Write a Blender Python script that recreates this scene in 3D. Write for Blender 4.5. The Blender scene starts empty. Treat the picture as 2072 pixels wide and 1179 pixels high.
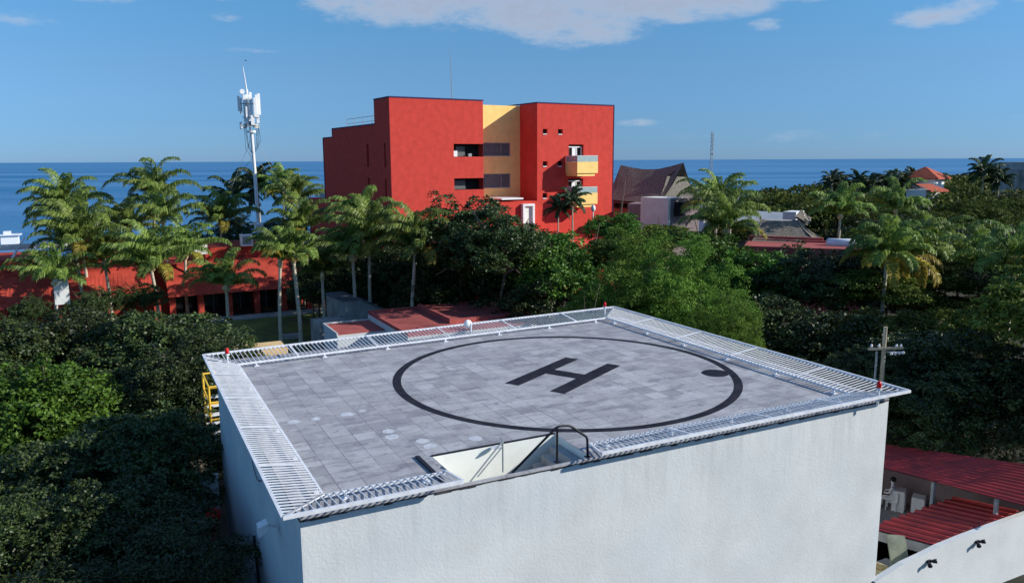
import bpy, bmesh, math, random
import numpy as np
from mathutils import Vector, Matrix
R_ = math.radians
C = bpy.context.scene.collection
scene = bpy.context.scene

# ---------------------------------------------------------------- camera
CAM = Vector((-2.9077, -15.5177, 7.4074))
FW = Vector((0.44450161, 0.88060389, -0.1641801)).normalized()
RT = Vector((0.89237088, -0.45128035, -0.00450075)).normalized()
UP = RT.cross(FW).normalized()
FPX = 1591.68
cd = bpy.data.cameras.new("camera"); cam = bpy.data.objects.new("camera", cd); C.objects.link(cam)
M = Matrix((RT, UP, -FW)).transposed().to_4x4(); M.translation = CAM
cam.matrix_world = M
cd.sensor_width = 36.0; cd.lens = 36.0 * FPX / 2072.0
cd.clip_start = 0.3; cd.clip_end = 120000
scene.camera = cam

def at(px, py, D):
    """world point that lies D metres ahead (horizontally) along the sight line of a photo pixel"""
    d = FW * FPX + RT * (px - 1036) - UP * (py - 589.5)
    fh = Vector((FW.x, FW.y, 0)).normalized()
    return CAM + d * (D / d.dot(fh))

# ---------------------------------------------------------------- light
SUN_AZ, SUN_EL = R_(122.5), R_(26.0)
sv = Vector((math.sin(SUN_AZ) * math.cos(SUN_EL), math.cos(SUN_AZ) * math.cos(SUN_EL), math.sin(SUN_EL)))
sl = bpy.data.lights.new("sun", 'SUN'); sl.energy = 4.6; sl.angle = R_(0.5); sl.color = (1.0, 0.95, 0.86)
so = bpy.data.objects.new("sun", sl); C.objects.link(so)
so.rotation_euler = sv.to_track_quat('Z', 'Y').to_euler(); so.location = (40, -40, 60)
scene.view_settings.view_transform = 'Standard'; scene.view_settings.look = 'None'
scene.view_settings.gamma = 1.0; scene.view_settings.exposure = 0.25

world = bpy.data.worlds.new("World"); scene.world = world; world.use_nodes = True
wt = world.node_tree; wt.nodes.clear()
def wn(t, **k):
    n = wt.nodes.new(t)
    for a, b in k.items(): setattr(n, a, b)
    return n
def wm(op, a, b=None, c=None, clamp=False):
    n = wn('ShaderNodeMath', operation=op); n.use_clamp = clamp
    for i, v in enumerate((a, b, c)):
        if v is None: continue
        if isinstance(v, (int, float)): n.inputs[i].default_value = v
        else: wt.links.new(v, n.inputs[i])
    return n.outputs[0]
sky = wn('ShaderNodeTexSky', sky_type='NISHITA'); sky.sun_disc = False
sky.sun_elevation = SUN_EL; sky.sun_rotation = SUN_AZ
sky.air_density = 1.0; sky.dust_density = 0.25; sky.ozone_density = 3.0
tc = wn('ShaderNodeTexCoord'); sep = wn('ShaderNodeSeparateXYZ'); wt.links.new(tc.outputs['Generated'], sep.inputs[0])
az = wm('MULTIPLY', wm('ARCTAN2', sep.outputs[0], sep.outputs[1]), 57.2958)
el = wm('MULTIPLY', wm('ARCSINE', sep.outputs[2]), 57.2958)
comb = wn('ShaderNodeCombineXYZ'); wt.links.new(wm('MULTIPLY', az, 0.30), comb.inputs[0]); wt.links.new(wm('MULTIPLY', el, 0.75), comb.inputs[1])
nz = wn('ShaderNodeTexNoise'); nz.inputs['Scale'].default_value = 0.9; nz.inputs['Detail'].default_value = 9; nz.inputs['Roughness'].default_value = 0.62
wt.links.new(comb.outputs[0], nz.inputs['Vector'])
nz2 = wn('ShaderNodeTexNoise'); nz2.inputs['Scale'].default_value = 3.1; nz2.inputs['Detail'].default_value = 6; nz2.inputs['Roughness'].default_value = 0.65
wt.links.new(comb.outputs[0], nz2.inputs['Vector'])
# cloud banks by compass bearing and height above the horizon (degrees): bearing, height, half-width, half-height, weight
BANKS = [(28.0, 12.4, 19.0, 4.0, 2.0), (31.0, 9.9, 7.5, 2.5, 1.7), (18.0, 10.5, 6.5, 1.7, 1.6), (42.5, 12.0, 12.0, 2.2, 1.3), (38.0, 10.9, 9.0, 2.0, 1.9), (45.5, 11.2, 9.5, 1.3, 1.6),
         (54.2, 8.7, 3.0, 0.9, 1.15), (56.2, 9.3, 1.8, 0.9, 1.3), (59.8, 9.5, 2.8, 0.8, 1.1), (44.2, 8.75, 1.6, 0.5, 0.95), (0.0, 10.4, 4.0, 0.8, 1.0), (7.4, 11.0, 2.6, 0.8, 1.3), (7.6, 9.3, 1.3, 0.45, 0.5),
         (-4.0, 8.4, 4.5, 0.6, 0.4), (35.8, 2.6, 2.0, 0.35, 0.55), (9.0, 7.3, 3.0, 0.2, 0.35), (58.5, 2.0, 5.0, 0.7, 0.35), (46, 1.5, 9.0, 0.5, 0.25)]
acc = None
for a0, e0, sx, sy, wgt in BANKS:
    dx = wm('MULTIPLY', wm('SUBTRACT', az, a0), 1 / sx); dy = wm('MULTIPLY', wm('SUBTRACT', el, e0), 1 / sy)
    d = wm('ADD', wm('MULTIPLY', dx, dx), wm('MULTIPLY', dy, dy))
    v = wm('MULTIPLY', wm('SUBTRACT', 1.0, d, clamp=True), wgt)
    acc = v if acc is None else wm('MAXIMUM', acc, v)
dens = wm('ADD', acc, wm('MULTIPLY', wm('SUBTRACT', nz.outputs['Fac'], 0.5), 3.6))
dens = wm('ADD', dens, wm('MULTIPLY', wm('SUBTRACT', nz2.outputs['Fac'], 0.5), 1.1))
mr = wn('ShaderNodeMapRange', interpolation_type='SMOOTHSTEP'); wt.links.new(dens, mr.inputs['Value'])
mr.inputs['From Min'].default_value = 0.05; mr.inputs['From Max'].default_value = 2.0; mr.inputs['To Max'].default_value = 0.9
cmask = wm('MULTIPLY', mr.outputs['Result'], wm('MULTIPLY', acc, 2.2, clamp=True))
rampc = wn('ShaderNodeMapRange'); wt.links.new(dens, rampc.inputs['Value'])
rampc.inputs['From Min'].default_value = 0.5; rampc.inputs['From Max'].default_value = 1.7
ccol = wn('ShaderNodeMix', data_type='RGBA'); wt.links.new(rampc.outputs['Result'], ccol.inputs['Factor'])
ccol.inputs['A'].default_value = (3.9, 4.05, 4.4, 1); ccol.inputs['B'].default_value = (2.3, 2.65, 3.4, 1)
tint = wn('ShaderNodeMix', data_type='RGBA', blend_type='MULTIPLY'); tint.inputs['Factor'].default_value = 1.0
wt.links.new(sky.outputs[0], tint.inputs['A'])
# clean sea air: the low band of the model sky is too yellow for this coast, so balance it towards blue near the horizon
rmp = wn('ShaderNodeValToRGB'); wt.links.new(wm('MULTIPLY', el, 1 / 45.0, clamp=True), rmp.inputs[0])
E_ = rmp.color_ramp.elements; E_[0].position = 0.0; E_[0].color = (0.26, 0.43, 0.86, 1); E_[1].position = 1.0; E_[1].color = (1.0, 1.0, 1.0, 1)
for p_, c_ in ((0.028, (0.247, 0.41, 0.775, 1)), (0.06, (0.26, 0.41, 0.69, 1)), (0.135, (0.34, 0.467, 0.63, 1)), (0.25, (0.373, 0.59, 0.685, 1)), (0.33, (0.43, 0.66, 0.73, 1))):
    e_ = E_.new(p_); e_.color = c_
tm2 = wn('ShaderNodeMix', data_type='RGBA', blend_type='MULTIPLY'); tm2.inputs['Factor'].default_value = 1.0
wt.links.new(rmp.outputs[0], tm2.inputs['A']); tm2.inputs['B'].default_value = (0.86, 0.97, 1.05, 1); wt.links.new(tm2.outputs['Result'], tint.inputs['B'])
mixc = wn('ShaderNodeMix', data_type='RGBA'); wt.links.new(cmask, mixc.inputs['Factor'])
wt.links.new(tint.outputs['Result'], mixc.inputs['A']); wt.links.new(ccol.outputs['Result'], mixc.inputs['B'])
bg = wn('ShaderNodeBackground'); bg.inputs['Strength'].default_value = 0.15
wo = wn('ShaderNodeOutputWorld'); wt.links.new(mixc.outputs['Result'], bg.inputs['Color']); wt.links.new(bg.outputs[0], wo.inputs[0])

# ---------------------------------------------------------------- materials
def mat(name, col, rough=0.8, var=0.12, scale=1.5, bump=0.0, bscale=40, metal=0.0, spec=0.3, col2=None, stretch=(1, 1, 1), coat=0):
    m = bpy.data.materials.new(name); m.use_nodes = True; t = m.node_tree; b = t.nodes['Principled BSDF']
    b.inputs['Roughness'].default_value = rough; b.inputs['Metallic'].default_value = metal
    b.inputs['Specular IOR Level'].default_value = spec
    tcn = t.nodes.new('ShaderNodeTexCoord'); mp = t.nodes.new('ShaderNodeMapping'); mp.inputs['Scale'].default_value = stretch
    t.links.new(tcn.outputs['Object'], mp.inputs[0])
    n = t.nodes.new('ShaderNodeTexNoise'); n.inputs['Scale'].default_value = scale; n.inputs['Detail'].default_value = 8; n.inputs['Roughness'].default_value = 0.65
    t.links.new(mp.outputs[0], n.inputs['Vector'])
    mx = t.nodes.new('ShaderNodeMix'); mx.data_type = 'RGBA'
    c2 = col2 if col2 else tuple(max(0, c * (1 - 2.2 * var)) for c in col)
    c1 = tuple(min(1, c * (1 + var)) for c in col)
    mx.inputs['A'].default_value = (*c2, 1); mx.inputs['B'].default_value = (*c1, 1)
    mr = t.nodes.new('ShaderNodeMapRange'); mr.inputs['From Min'].default_value = 0.3; mr.inputs['From Max'].default_value = 0.62
    t.links.new(n.outputs['Fac'], mr.inputs['Value']); t.links.new(mr.outputs[0], mx.inputs['Factor'])
    t.links.new(mx.outputs['Result'], b.inputs['Base Color'])
    if bump:
        n2 = t.nodes.new('ShaderNodeTexNoise'); n2.inputs['Scale'].default_value = bscale; n2.inputs['Detail'].default_value = 5
        t.links.new(tcn.outputs['Object'], n2.inputs['Vector'])
        bp = t.nodes.new('ShaderNodeBump'); bp.inputs['Strength'].default_value = min(1, bump); bp.inputs['Distance'].default_value = 0.03
        t.links.new(n2.outputs['Fac'], bp.inputs['Height']); t.links.new(bp.outputs[0], b.inputs['Normal'])
    return m

MT = {}
MT['stucco'] = mat('white_stucco', (0.60, 0.625, 0.63), 0.9, 0.05, 0.45, 0.25, 16, spec=0.15)
def stained_wall():
    m = MT['stucco'].copy(); m.name = 'white_stucco_stained'; t = m.node_tree; L = t.links; b = t.nodes['Principled BSDF']; old = b.inputs['Base Color'].links[0].from_socket
    tcn = t.nodes.new('ShaderNodeTexCoord'); mp = t.nodes.new('ShaderNodeMapping'); mp.inputs['Scale'].default_value = (2.6, 2.6, 0.22); L.new(tcn.outputs['Object'], mp.inputs[0])
    n = t.nodes.new('ShaderNodeTexNoise'); n.inputs['Scale'].default_value = 1.6; n.inputs['Detail'].default_value = 8; n.inputs['Roughness'].default_value = .7; L.new(mp.outputs[0], n.inputs['Vector'])
    r = t.nodes.new('ShaderNodeMapRange'); r.inputs['From Min'].default_value = .48; r.inputs['From Max'].default_value = .70; L.new(n.outputs['Fac'], r.inputs['Value'])
    sp_ = t.nodes.new('ShaderNodeSeparateXYZ'); L.new(tcn.outputs['Object'], sp_.inputs[0])
    g_ = t.nodes.new('ShaderNodeMapRange'); g_.inputs['From Min'].default_value = 5.6; g_.inputs['From Max'].default_value = 8.0; g_.inputs['To Min'].default_value = .05; g_.inputs['To Max'].default_value = .38; L.new(sp_.outputs[2], g_.inputs['Value'])
    mu = t.nodes.new('ShaderNodeMath'); mu.operation = 'MULTIPLY'; L.new(r.outputs[0], mu.inputs[0]); L.new(g_.outputs[0], mu.inputs[1])
    n2 = t.nodes.new('ShaderNodeTexNoise'); n2.inputs['Scale'].default_value = .35; n2.inputs['Detail'].default_value = 7; L.new(tcn.outputs['Object'], n2.inputs['Vector'])
    r2 = t.nodes.new('ShaderNodeMapRange'); r2.inputs['From Min'].default_value = .45; r2.inputs['From Max'].default_value = .75; r2.inputs['To Max'].default_value = .35; L.new(n2.outputs['Fac'], r2.inputs['Value'])
    mx = t.nodes.new('ShaderNodeMix'); mx.data_type = 'RGBA'; L.new(mu.outputs[0], mx.inputs['Factor']); L.new(old, mx.inputs['A']); mx.inputs['B'].default_value = (.34, .36, .37, 1)
    m2 = t.nodes.new('ShaderNodeMix'); m2.data_type = 'RGBA'; L.new(r2.outputs[0], m2.inputs['Factor']); L.new(mx.outputs['Result'], m2.inputs['A']); m2.inputs['B'].default_value = (.50, .56, .64, 1)
    L.new(m2.outputs['Result'], b.inputs['Base Color']); return m
MT['stuccostain'] = stained_wall()
MT['white'] = mat('white_paint', (0.78, 0.79, 0.80), 0.5, 0.04, 3)
MT['rail'] = mat('white_rail_paint', (0.70, 0.72, 0.76), 0.4, 0.08, 5)
MT['red'] = mat('red_plaster', (0.57, 0.062, 0.046), 0.9, 0.075, 1.6, 0.4, 9, spec=0.12, stretch=(1, 1, .8))
MT['lowred'] = mat('shaded_red_plaster', (0.42, 0.06, 0.04), 0.9, 0.16, 0.7, 0.5, 6, spec=0.12)  # red lowered to paint in the shade lying on the low building
MT['yellow'] = mat('yellow_plaster', (0.95, 0.65, 0.23), 0.9, 0.05, 1.0, 0.4, 6, spec=0.12)
MT['navy'] = mat('navy_coping_paint', (0.03, 0.02, 0.10), 0.7, 0.1, 3)
MT['glass'] = mat('dark_glass', (0.02, 0.025, 0.03), 0.12, 0.2, 2, spec=0.6)
MT['greyglass'] = mat('grey_louvre', (0.13, 0.135, 0.13), 0.5, 0.25, 3, stretch=(1, 1, 4))
MT['balglass'] = mat('pale_green_glass', (0.36, 0.45, 0.44), 0.2, 0.05, 2, spec=0.5)
MT['dark'] = mat('dark_interior', (0.02, 0.018, 0.018), 0.9, 0.3, 2)
MT['black'] = mat('black_steel', (0.012, 0.013, 0.02), 0.45, 0.2, 6)
MT['greymetal'] = mat('grey_steel', (0.28, 0.31, 0.32), 0.5, 0.12, 5)
MT['roofred'] = mat('red_roof_membrane', (0.36, 0.085, 0.075), 0.9, 0.2, 0.45, 0.2, 15, col2=(0.22, 0.055, 0.05))
MT['thatch'] = mat('thatch', (0.18, 0.163, 0.135), 1.0, 0.3, 2.2, 1.0, 5, col2=(0.066, 0.060, 0.050), stretch=(2.5, 2.5, 0.8), spec=0.05)
MT['concrete'] = mat('weathered_concrete', (0.33, 0.32, 0.31), 0.95, 0.18, 0.8, 0.3, 12)
MT['mauve'] = mat('mauve_plaster', (0.26, 0.205, 0.21), 0.95, 0.12, 0.6)  # mauve darkened to paint the shade on the side wing's front
MT['slate'] = mat('dark_grey_roof', (0.10, 0.11, 0.13), 0.8, 0.2, 0.8)
MT['woodpole'] = mat('weathered_timber', (0.42, 0.37, 0.26), 0.9, 0.2, 4, stretch=(4, 4, 0.4))
MT['trunk'] = mat('palm_bark', (0.50, 0.44, 0.34), 0.95, 0.25, 5, 0.6, 14, stretch=(1, 1, 4))
MT['bark'] = mat('tree_bark', (0.14, 0.11, 0.08), 0.95, 0.25, 5)
MT['redlamp'] = mat('red_lens', (0.6, 0.01, 0.01), 0.3, 0.1, 5)
MT['yellowmetal'] = mat('yellow_steel', (0.80, 0.50, 0.06), 0.5, 0.1, 5)
MT['tank'] = mat('white_tank', (0.72, 0.74, 0.78), 0.5, 0.06, 1)
MT['fence'] = mat('weathered_grey_panel', (0.24, 0.23, 0.25), 0.9, 0.35, 1.5, stretch=(4, 4, 0.4))
MT['sandstone'] = mat('sand_coloured_block', (0.72, 0.50, 0.24), 0.9, 0.15, 1.5)
MT['cream'] = mat('cream_plaster', (0.72, 0.74, 0.70), 0.9, 0.06, 1)
MT['skin'] = mat('skin', (0.32, 0.17, 0.11), 0.6, 0.05, 5)
MT['hair'] = mat('dark_hair', (0.01, 0.008, 0.008), 0.6, 0.1, 5)
MT['cloth'] = mat('white_cloth', (0.72, 0.72, 0.74), 0.9, 0.05, 5)
MT['jeans'] = mat('dark_blue_cloth', (0.03, 0.05, 0.10), 0.9, 0.1, 5)
MT['greensheet'] = mat('grey_green_sheet', (0.26, 0.28, 0.20), 0.6, 0.2, 2)
MT['straw'] = mat('yellowed_board', (0.62, 0.52, 0.30), 0.9, 0.25, 3)
MT['tile_red'] = mat('terracotta_tile', (0.42, 0.09, 0.045), 0.85, 0.2, 2, 0.4, 12)
MT['carwhite'] = mat('pale_car_paint', (0.55, 0.60, 0.66), 0.3, 0.03, 1, spec=0.5)
MT['tyre'] = mat('tyre_rubber', (0.015, 0.015, 0.015), 0.9, 0.1, 5)
MT['paintdark'] = mat('dark_marking_paint', (0.010, 0.011, 0.018), 0.8, 0.3, 2.2, 0.3, 30, spec=.1, col2=(0.034, 0.033, 0.045))
MT['paintwhite'] = mat('white_paint_spill', (0.52, 0.54, 0.58), 0.8, 0.15, 5)

def sheet_metal():
    m = bpy.data.materials.new('red_ribbed_sheet'); m.use_nodes = True; t = m.node_tree; b = t.nodes['Principled BSDF']
    n = t.nodes.new('ShaderNodeTexNoise'); n.inputs['Scale'].default_value = 1.2; n.inputs['Detail'].default_value = 6
    tcn = t.nodes.new('ShaderNodeTexCoord'); t.links.new(tcn.outputs['Object'], n.inputs['Vector'])
    r = t.nodes.new('ShaderNodeValToRGB'); r.color_ramp.elements[0].position = 0.3; r.color_ramp.elements[1].position = 0.7
    r.color_ramp.elements[0].color = (0.20, 0.012, 0.014, 1); r.color_ramp.elements[1].color = (0.38, 0.022, 0.022, 1)
    t.links.new(n.outputs['Fac'], r.inputs[0]); t.links.new(r.outputs[0], b.inputs['Base Color']); b.inputs['Roughness'].default_value = 0.6
    return m
MT['sheet'] = sheet_metal()

def deck_mat():
    m = bpy.data.materials.new('deck_tiles'); m.use_nodes = True; t = m.node_tree; b = t.nodes['Principled BSDF']; L = t.links
    b.inputs['Roughness'].default_value = 0.85; b.inputs['Specular IOR Level'].default_value = 0.2
    tcn = t.nodes.new('ShaderNodeTexCoord')
    br = t.nodes.new('ShaderNodeTexBrick'); br.inputs['Scale'].default_value = 1.0
    br.inputs['Brick Width'].default_value = 0.62; br.inputs['Row Height'].default_value = 0.62; br.inputs['Mortar Size'].default_value = 0.016
    br.inputs['Mortar Smooth'].default_value = 0.6; br.offset = 0.0; br.offset_frequency = 2; br.squash = 1.0
    br.inputs['Color1'].default_value = (0.22, 0.222, 0.232, 1); br.inputs['Color2'].default_value = (0.50, 0.50, 0.505, 1); br.inputs['Mortar'].default_value = (0.06, 0.06, 0.085, 1)
    L.new(tcn.outputs['Object'], br.inputs['Vector'])
    def noise(sc, det, ro=0.6, st=None):
        n = t.nodes.new('ShaderNodeTexNoise'); n.inputs['Scale'].default_value = sc; n.inputs['Detail'].default_value = det; n.inputs['Roughness'].default_value = ro
        if st:
            mp = t.nodes.new('ShaderNodeMapping'); mp.inputs['Scale'].default_value = st; L.new(tcn.outputs['Object'], mp.inputs[0]); L.new(mp.outputs[0], n.inputs['Vector'])
        else: L.new(tcn.outputs['Object'], n.inputs['Vector'])
        return n.outputs['Fac']
    def rng(v, a, c, lo, hi):
        r = t.nodes.new('ShaderNodeMapRange'); r.inputs['From Min'].default_value = a; r.inputs['From Max'].default_value = c
        r.inputs['To Min'].default_value = lo; r.inputs['To Max'].default_value = hi; L.new(v, r.inputs['Value']); return r.outputs[0]
    def mixc(f, A, B, bt='MIX'):
        x = t.nodes.new('ShaderNodeMix'); x.data_type = 'RGBA'; x.blend_type = bt
        if isinstance(f, float): x.inputs['Factor'].default_value = f
        else: L.new(f, x.inputs['Factor'])
        for nm, v in (('A', A), ('B', B)):
            if isinstance(v, tuple): x.inputs[nm].default_value = v
            else: L.new(v, x.inputs[nm])
        return x.outputs['Result']
    # some joints are filled: blend joint lines out by patches
    base = mixc(rng(noise(0.45, 3), 0.36, 0.56, 0.35, 1.0), (0.375, 0.375, 0.385, 1), br.outputs['Color'])
    c = mixc(rng(noise(0.35, 6), 0.35, 0.7, 0.0, 0.55), base, (0.30, 0.28, 0.285, 1))
    c = mixc(rng(noise(1.6, 8, 0.72), 0.50, 0.72, 0.0, 0.75), c, (0.53, 0.54, 0.56, 1))
    c = mixc(rng(noise(1.1, 9, 0.72, (0.8, 1.9, 1)), 0.50, 0.66, 0.0, 0.85), c, (0.13, 0.125, 0.15, 1))
    c = mixc(rng(noise(0.22, 5, 0.6), 0.45, 0.7, 0.0, 0.4), c, (0.2, 0.19, 0.22, 1))
    c = mixc(rng(noise(3.3, 6, 0.7), 0.60, 0.72, 0.0, 0.8), c, (0.07, 0.07, 0.095, 1))
    c = mixc(rng(noise(14, 5, 0.7), 0.35, 0.7, 0.0, 0.35), c, (0.5, 0.5, 0.54, 1))
    L.new(c, b.inputs['Base Color'])
    bp = t.nodes.new('ShaderNodeBump'); bp.inputs['Strength'].default_value = 0.35; bp.inputs['Distance'].default_value = 0.01
    L.new(noise(18, 6), bp.inputs['Height']); L.new(bp.outputs[0], b.inputs['Normal'])
    return m
MT['deck'] = deck_mat()

def leaf_mat(name, cA, cB, trans=0.28, rough=0.45, spec=0.35):
    m = bpy.data.materials.new(name); m.use_nodes = True; t = m.node_tree; b = t.nodes['Principled BSDF']; L = t.links
    b.inputs['Roughness'].default_value = rough; b.inputs['Specular IOR Level'].default_value = spec
    at_ = t.nodes.new('ShaderNodeAttribute'); at_.attribute_name = 'tint'
    oi = t.nodes.new('ShaderNodeObjectInfo')
    mx = t.nodes.new('ShaderNodeMix'); mx.data_type = 'RGBA'; mx.inputs['A'].default_value = (*cA, 1); mx.inputs['B'].default_value = (*cB, 1)
    L.new(at_.outputs['Fac'], mx.inputs['Factor'])
    hs = t.nodes.new('ShaderNodeHueSaturation')
    def mrn(lo, hi):
        r = t.nodes.new('ShaderNodeMapRange'); r.inputs['To Min'].default_value = lo; r.inputs['To Max'].default_value = hi; L.new(oi.outputs['Random'], r.inputs['Value']); return r.outputs[0]
    L.new(mrn(0.485, 0.512), hs.inputs['Hue']); L.new(mrn(0.75, 1.3), hs.inputs['Value'])
    L.new(mx.outputs['Result'], hs.inputs['Color']); L.new(hs.outputs[0], b.inputs['Base Color'])
    tr = t.nodes.new('ShaderNodeBsdfTranslucent'); L.new(hs.outputs[0], tr.inputs['Color'])
    ms = t.nodes.new('ShaderNodeMixShader'); ms.inputs[0].default_value = trans
    out = t.nodes['Material Output']; L.new(b.outputs[0], ms.inputs[1]); L.new(tr.outputs[0], ms.inputs[2]); L.new(ms.outputs[0], out.inputs[0])
    return m
MT['leafdark'] = leaf_mat('glossy_dark_leaves', (0.008, 0.018, 0.006), (0.072, 0.108, 0.028), 0.10, .45, .35)  # own dark green, lowered further to paint in deep shade
MT['leafbright'] = leaf_mat('bright_round_leaves', (0.012, 0.04, 0.006), (0.12, 0.24, 0.03), 0.18, .5, .25)
MT['leaffeather'] = leaf_mat('fine_light_green_leaves', (0.03, 0.075, 0.01), (0.20, 0.33, 0.055), 0.28, 0.6, 0.15)
MT['leafwood'] = leaf_mat('woodland_leaves', (0.018, 0.038, 0.008), (0.15, 0.20, 0.035), 0.18, .6, .15)
MT['palmleaf'] = leaf_mat('palm_leaflets', (0.04, 0.085, 0.015), (0.27, 0.36, 0.075), 0.35, 0.45, 0.35)
MT['palmdark'] = leaf_mat('dark_palm_leaflets', (0.02, 0.04, 0.016), (0.06, 0.10, 0.03), 0.25, 0.4, 0.4)
MT['palmyellow'] = leaf_mat('yellowed_palm_leaflets', (0.22, 0.20, 0.03), (0.42, 0.33, 0.05), 0.35, 0.5, 0.3)
MT['grass'] = mat('lawn_ground', (0.12, 0.15, 0.035), 0.95, 0.3, 0.35, 0.3, 20, col2=(0.06, 0.055, 0.03))
MT['soil'] = mat('leaf_litter_ground', (0.045, 0.042, 0.03), 1.0, 0.3, 0.3, 0.3, 10)

# ---------------------------------------------------------------- helpers
def tag(o, label=None, cat=None, group=None, kind=None):
    if label: o['label'] = label
    if cat: o['category'] = cat
    if group: o['group'] = group
    if kind: o['kind'] = kind
    return o
def thing(name, label, cat, loc=(0, 0, 0), rz=0, group=None):
    o = bpy.data.objects.new(name, None); C.objects.link(o); o.location = loc; o.rotation_euler = (0, 0, rz); o.empty_display_size = 0.3
    return tag(o, label, cat, group)
class MB:
    def __init__(s): s.v = []; s.f = []; s.m = []
    def add(s, vs, fs, mi=0):
        b = len(s.v); s.v += [tuple(v) for v in vs]; s.f += [tuple(b + i for i in f) for f in fs]; s.m += [mi] * len(fs); return s
    def box(s, x0, y0, z0, x1, y1, z1, mi=0):
        return s.add([(x0, y0, z0), (x1, y0, z0), (x1, y1, z0), (x0, y1, z0), (x0, y0, z1), (x1, y0, z1), (x1, y1, z1), (x0, y1, z1)],
                     [(0, 3, 2, 1), (4, 5, 6, 7), (0, 1, 5, 4), (1, 2, 6, 5), (2, 3, 7, 6), (3, 0, 4, 7)], mi)
    def bar(s, a, b, w, h=None, up=(0, 0, 1), mi=0):
        a = Vector(a); b = Vector(b); h = h or w; d = (b - a).normalized(); u = Vector(up)
        if abs(d.dot(u)) > 0.98: u = Vector((0, 1, 0))
        r = d.cross(u).normalized(); u = r.cross(d).normalized(); r *= w / 2; u *= h / 2
        return s.add([a - r - u, a + r - u, a + r + u, a - r + u, b - r - u, b + r - u, b + r + u, b - r + u],
                     [(0, 1, 2, 3), (4, 7, 6, 5), (0, 4, 5, 1), (1, 5, 6, 2), (2, 6, 7, 3), (3, 7, 4, 0)], mi)
    def tube(s, pts, r, n=8, mi=0, caps=True):
        pts = [Vector(p) for p in pts]; rs = r if isinstance(r, (list, tuple)) else [r] * len(pts)
        b = len(s.v); prev = None
        for i, p in enumerate(pts):
            d = (pts[min(i + 1, len(pts) - 1)] - pts[max(i - 1, 0)]).normalized()
            if prev is None:
                u = Vector((0, 0, 1)) if abs(d.z) < 0.9 else Vector((0, 1, 0))
            else: u = prev
            x = d.cross(u).normalized(); u = x.cross(d).normalized(); prev = u
            for k in range(n):
                a = 2 * math.pi * k / n; s.v.append(tuple(p + (x * math.cos(a) + u * math.sin(a)) * rs[i]))
        for i in range(len(pts) - 1):
            for k in range(n):
                s.f.append((b + i * n + k, b + i * n + (k + 1) % n, b + (i + 1) * n + (k + 1) % n, b + (i + 1) * n + k)); s.m.append(mi)
        if caps:
            s.f.append(tuple(b + k for k in range(n))[::-1]); s.m.append(mi)
            e = b + (len(pts) - 1) * n; s.f.append(tuple(e + k for k in range(n))); s.m.append(mi)
        return s
    def ball(s, c, r, n=12, sq=(1, 1, 1), mi=0):
        b = len(s.v); m = n // 2
        for i in range(m + 1):
            t = math.pi * i / m
            for k in range(n):
                a = 2 * math.pi * k / n
                s.v.append((c[0] + r * sq[0] * math.sin(t) * math.cos(a), c[1] + r * sq[1] * math.sin(t) * math.sin(a), c[2] + r * sq[2] * math.cos(t)))
        for i in range(m):
            for k in range(n):
                s.f.append((b + i * n + k, b + (i + 1) * n + k, b + (i + 1) * n + (k + 1) % n, b + i * n + (k + 1) % n)); s.m.append(mi)
        return s
    def mesh(s, name, mats, smooth=False):
        me = bpy.data.meshes.new(name); me.from_pydata(s.v, [], s.f); me.update()
        for m in (mats if isinstance(mats, (list, tuple)) else [mats]): me.materials.append(m)
        if any(s.m): me.polygons.foreach_set('material_index', s.m)
        if smooth: me.polygons.foreach_set('use_smooth', [True] * len(s.f))
        return me
    def build(s, name, mats, parent=None, smooth=False, loc=None):
        o = bpy.data.objects.new(name, s.mesh(name, mats, smooth)); C.objects.link(o)
        if parent: o.parent = parent
        if loc: o.location = loc
        return o
def fullcopy(root, loc=None, rz=None, scale=None, label=None):
    def cp(o, par):
        c = o.copy(); C.objects.link(c)
        if par is not None: c.parent = par
        for ch in [x for x in o.children]: cp(ch, c)
        return c
    r = cp(root, None)
    if loc is not None: r.location = loc
    if rz is not None: r.rotation_euler = (0, 0, rz)
    if scale is not None: r.scale = (scale,) * 3
    if label: r['label'] = label
    return r

def wall_holes(mb, u0, u1, z0, z1, holes, P, mi=0, depth=0.35, n=(0, 1, 0)):
    """a wall sheet in the vertical plane P(u,z) with rectangular openings and their reveals, n is inward normal"""
    us = sorted({u0, u1, *[h[0] for h in holes], *[h[1] for h in holes]}); zs = sorted({z0, z1, *[h[2] for h in holes], *[h[3] for h in holes]})
    for i in range(len(us) - 1):
        for j in range(len(zs) - 1):
            cu, cz = (us[i] + us[i + 1]) / 2, (zs[j] + zs[j + 1]) / 2
            if any(h[0] < cu < h[1] and h[2] < cz < h[3] for h in holes): continue
            mb.add([P(us[i], zs[j]), P(us[i + 1], zs[j]), P(us[i + 1], zs[j + 1]), P(us[i], zs[j + 1])], [(0, 1, 2, 3)], mi)
    N = Vector(n) * depth
    for a, b, c, d in [h[:4] for h in holes]:
        q = [Vector(P(a, c)), Vector(P(b, c)), Vector(P(b, d)), Vector(P(a, d))]
        for i in range(4):
            j = (i + 1) % 4; mb.add([q[i], q[j], q[j] + N, q[i] + N], [(0, 3, 2, 1)], mi)

GZ = -8.0
rnd = random.Random(7)

# ================================================================ GROUND, SEA
g = MB()
gx = [-400, 700]; 
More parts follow.
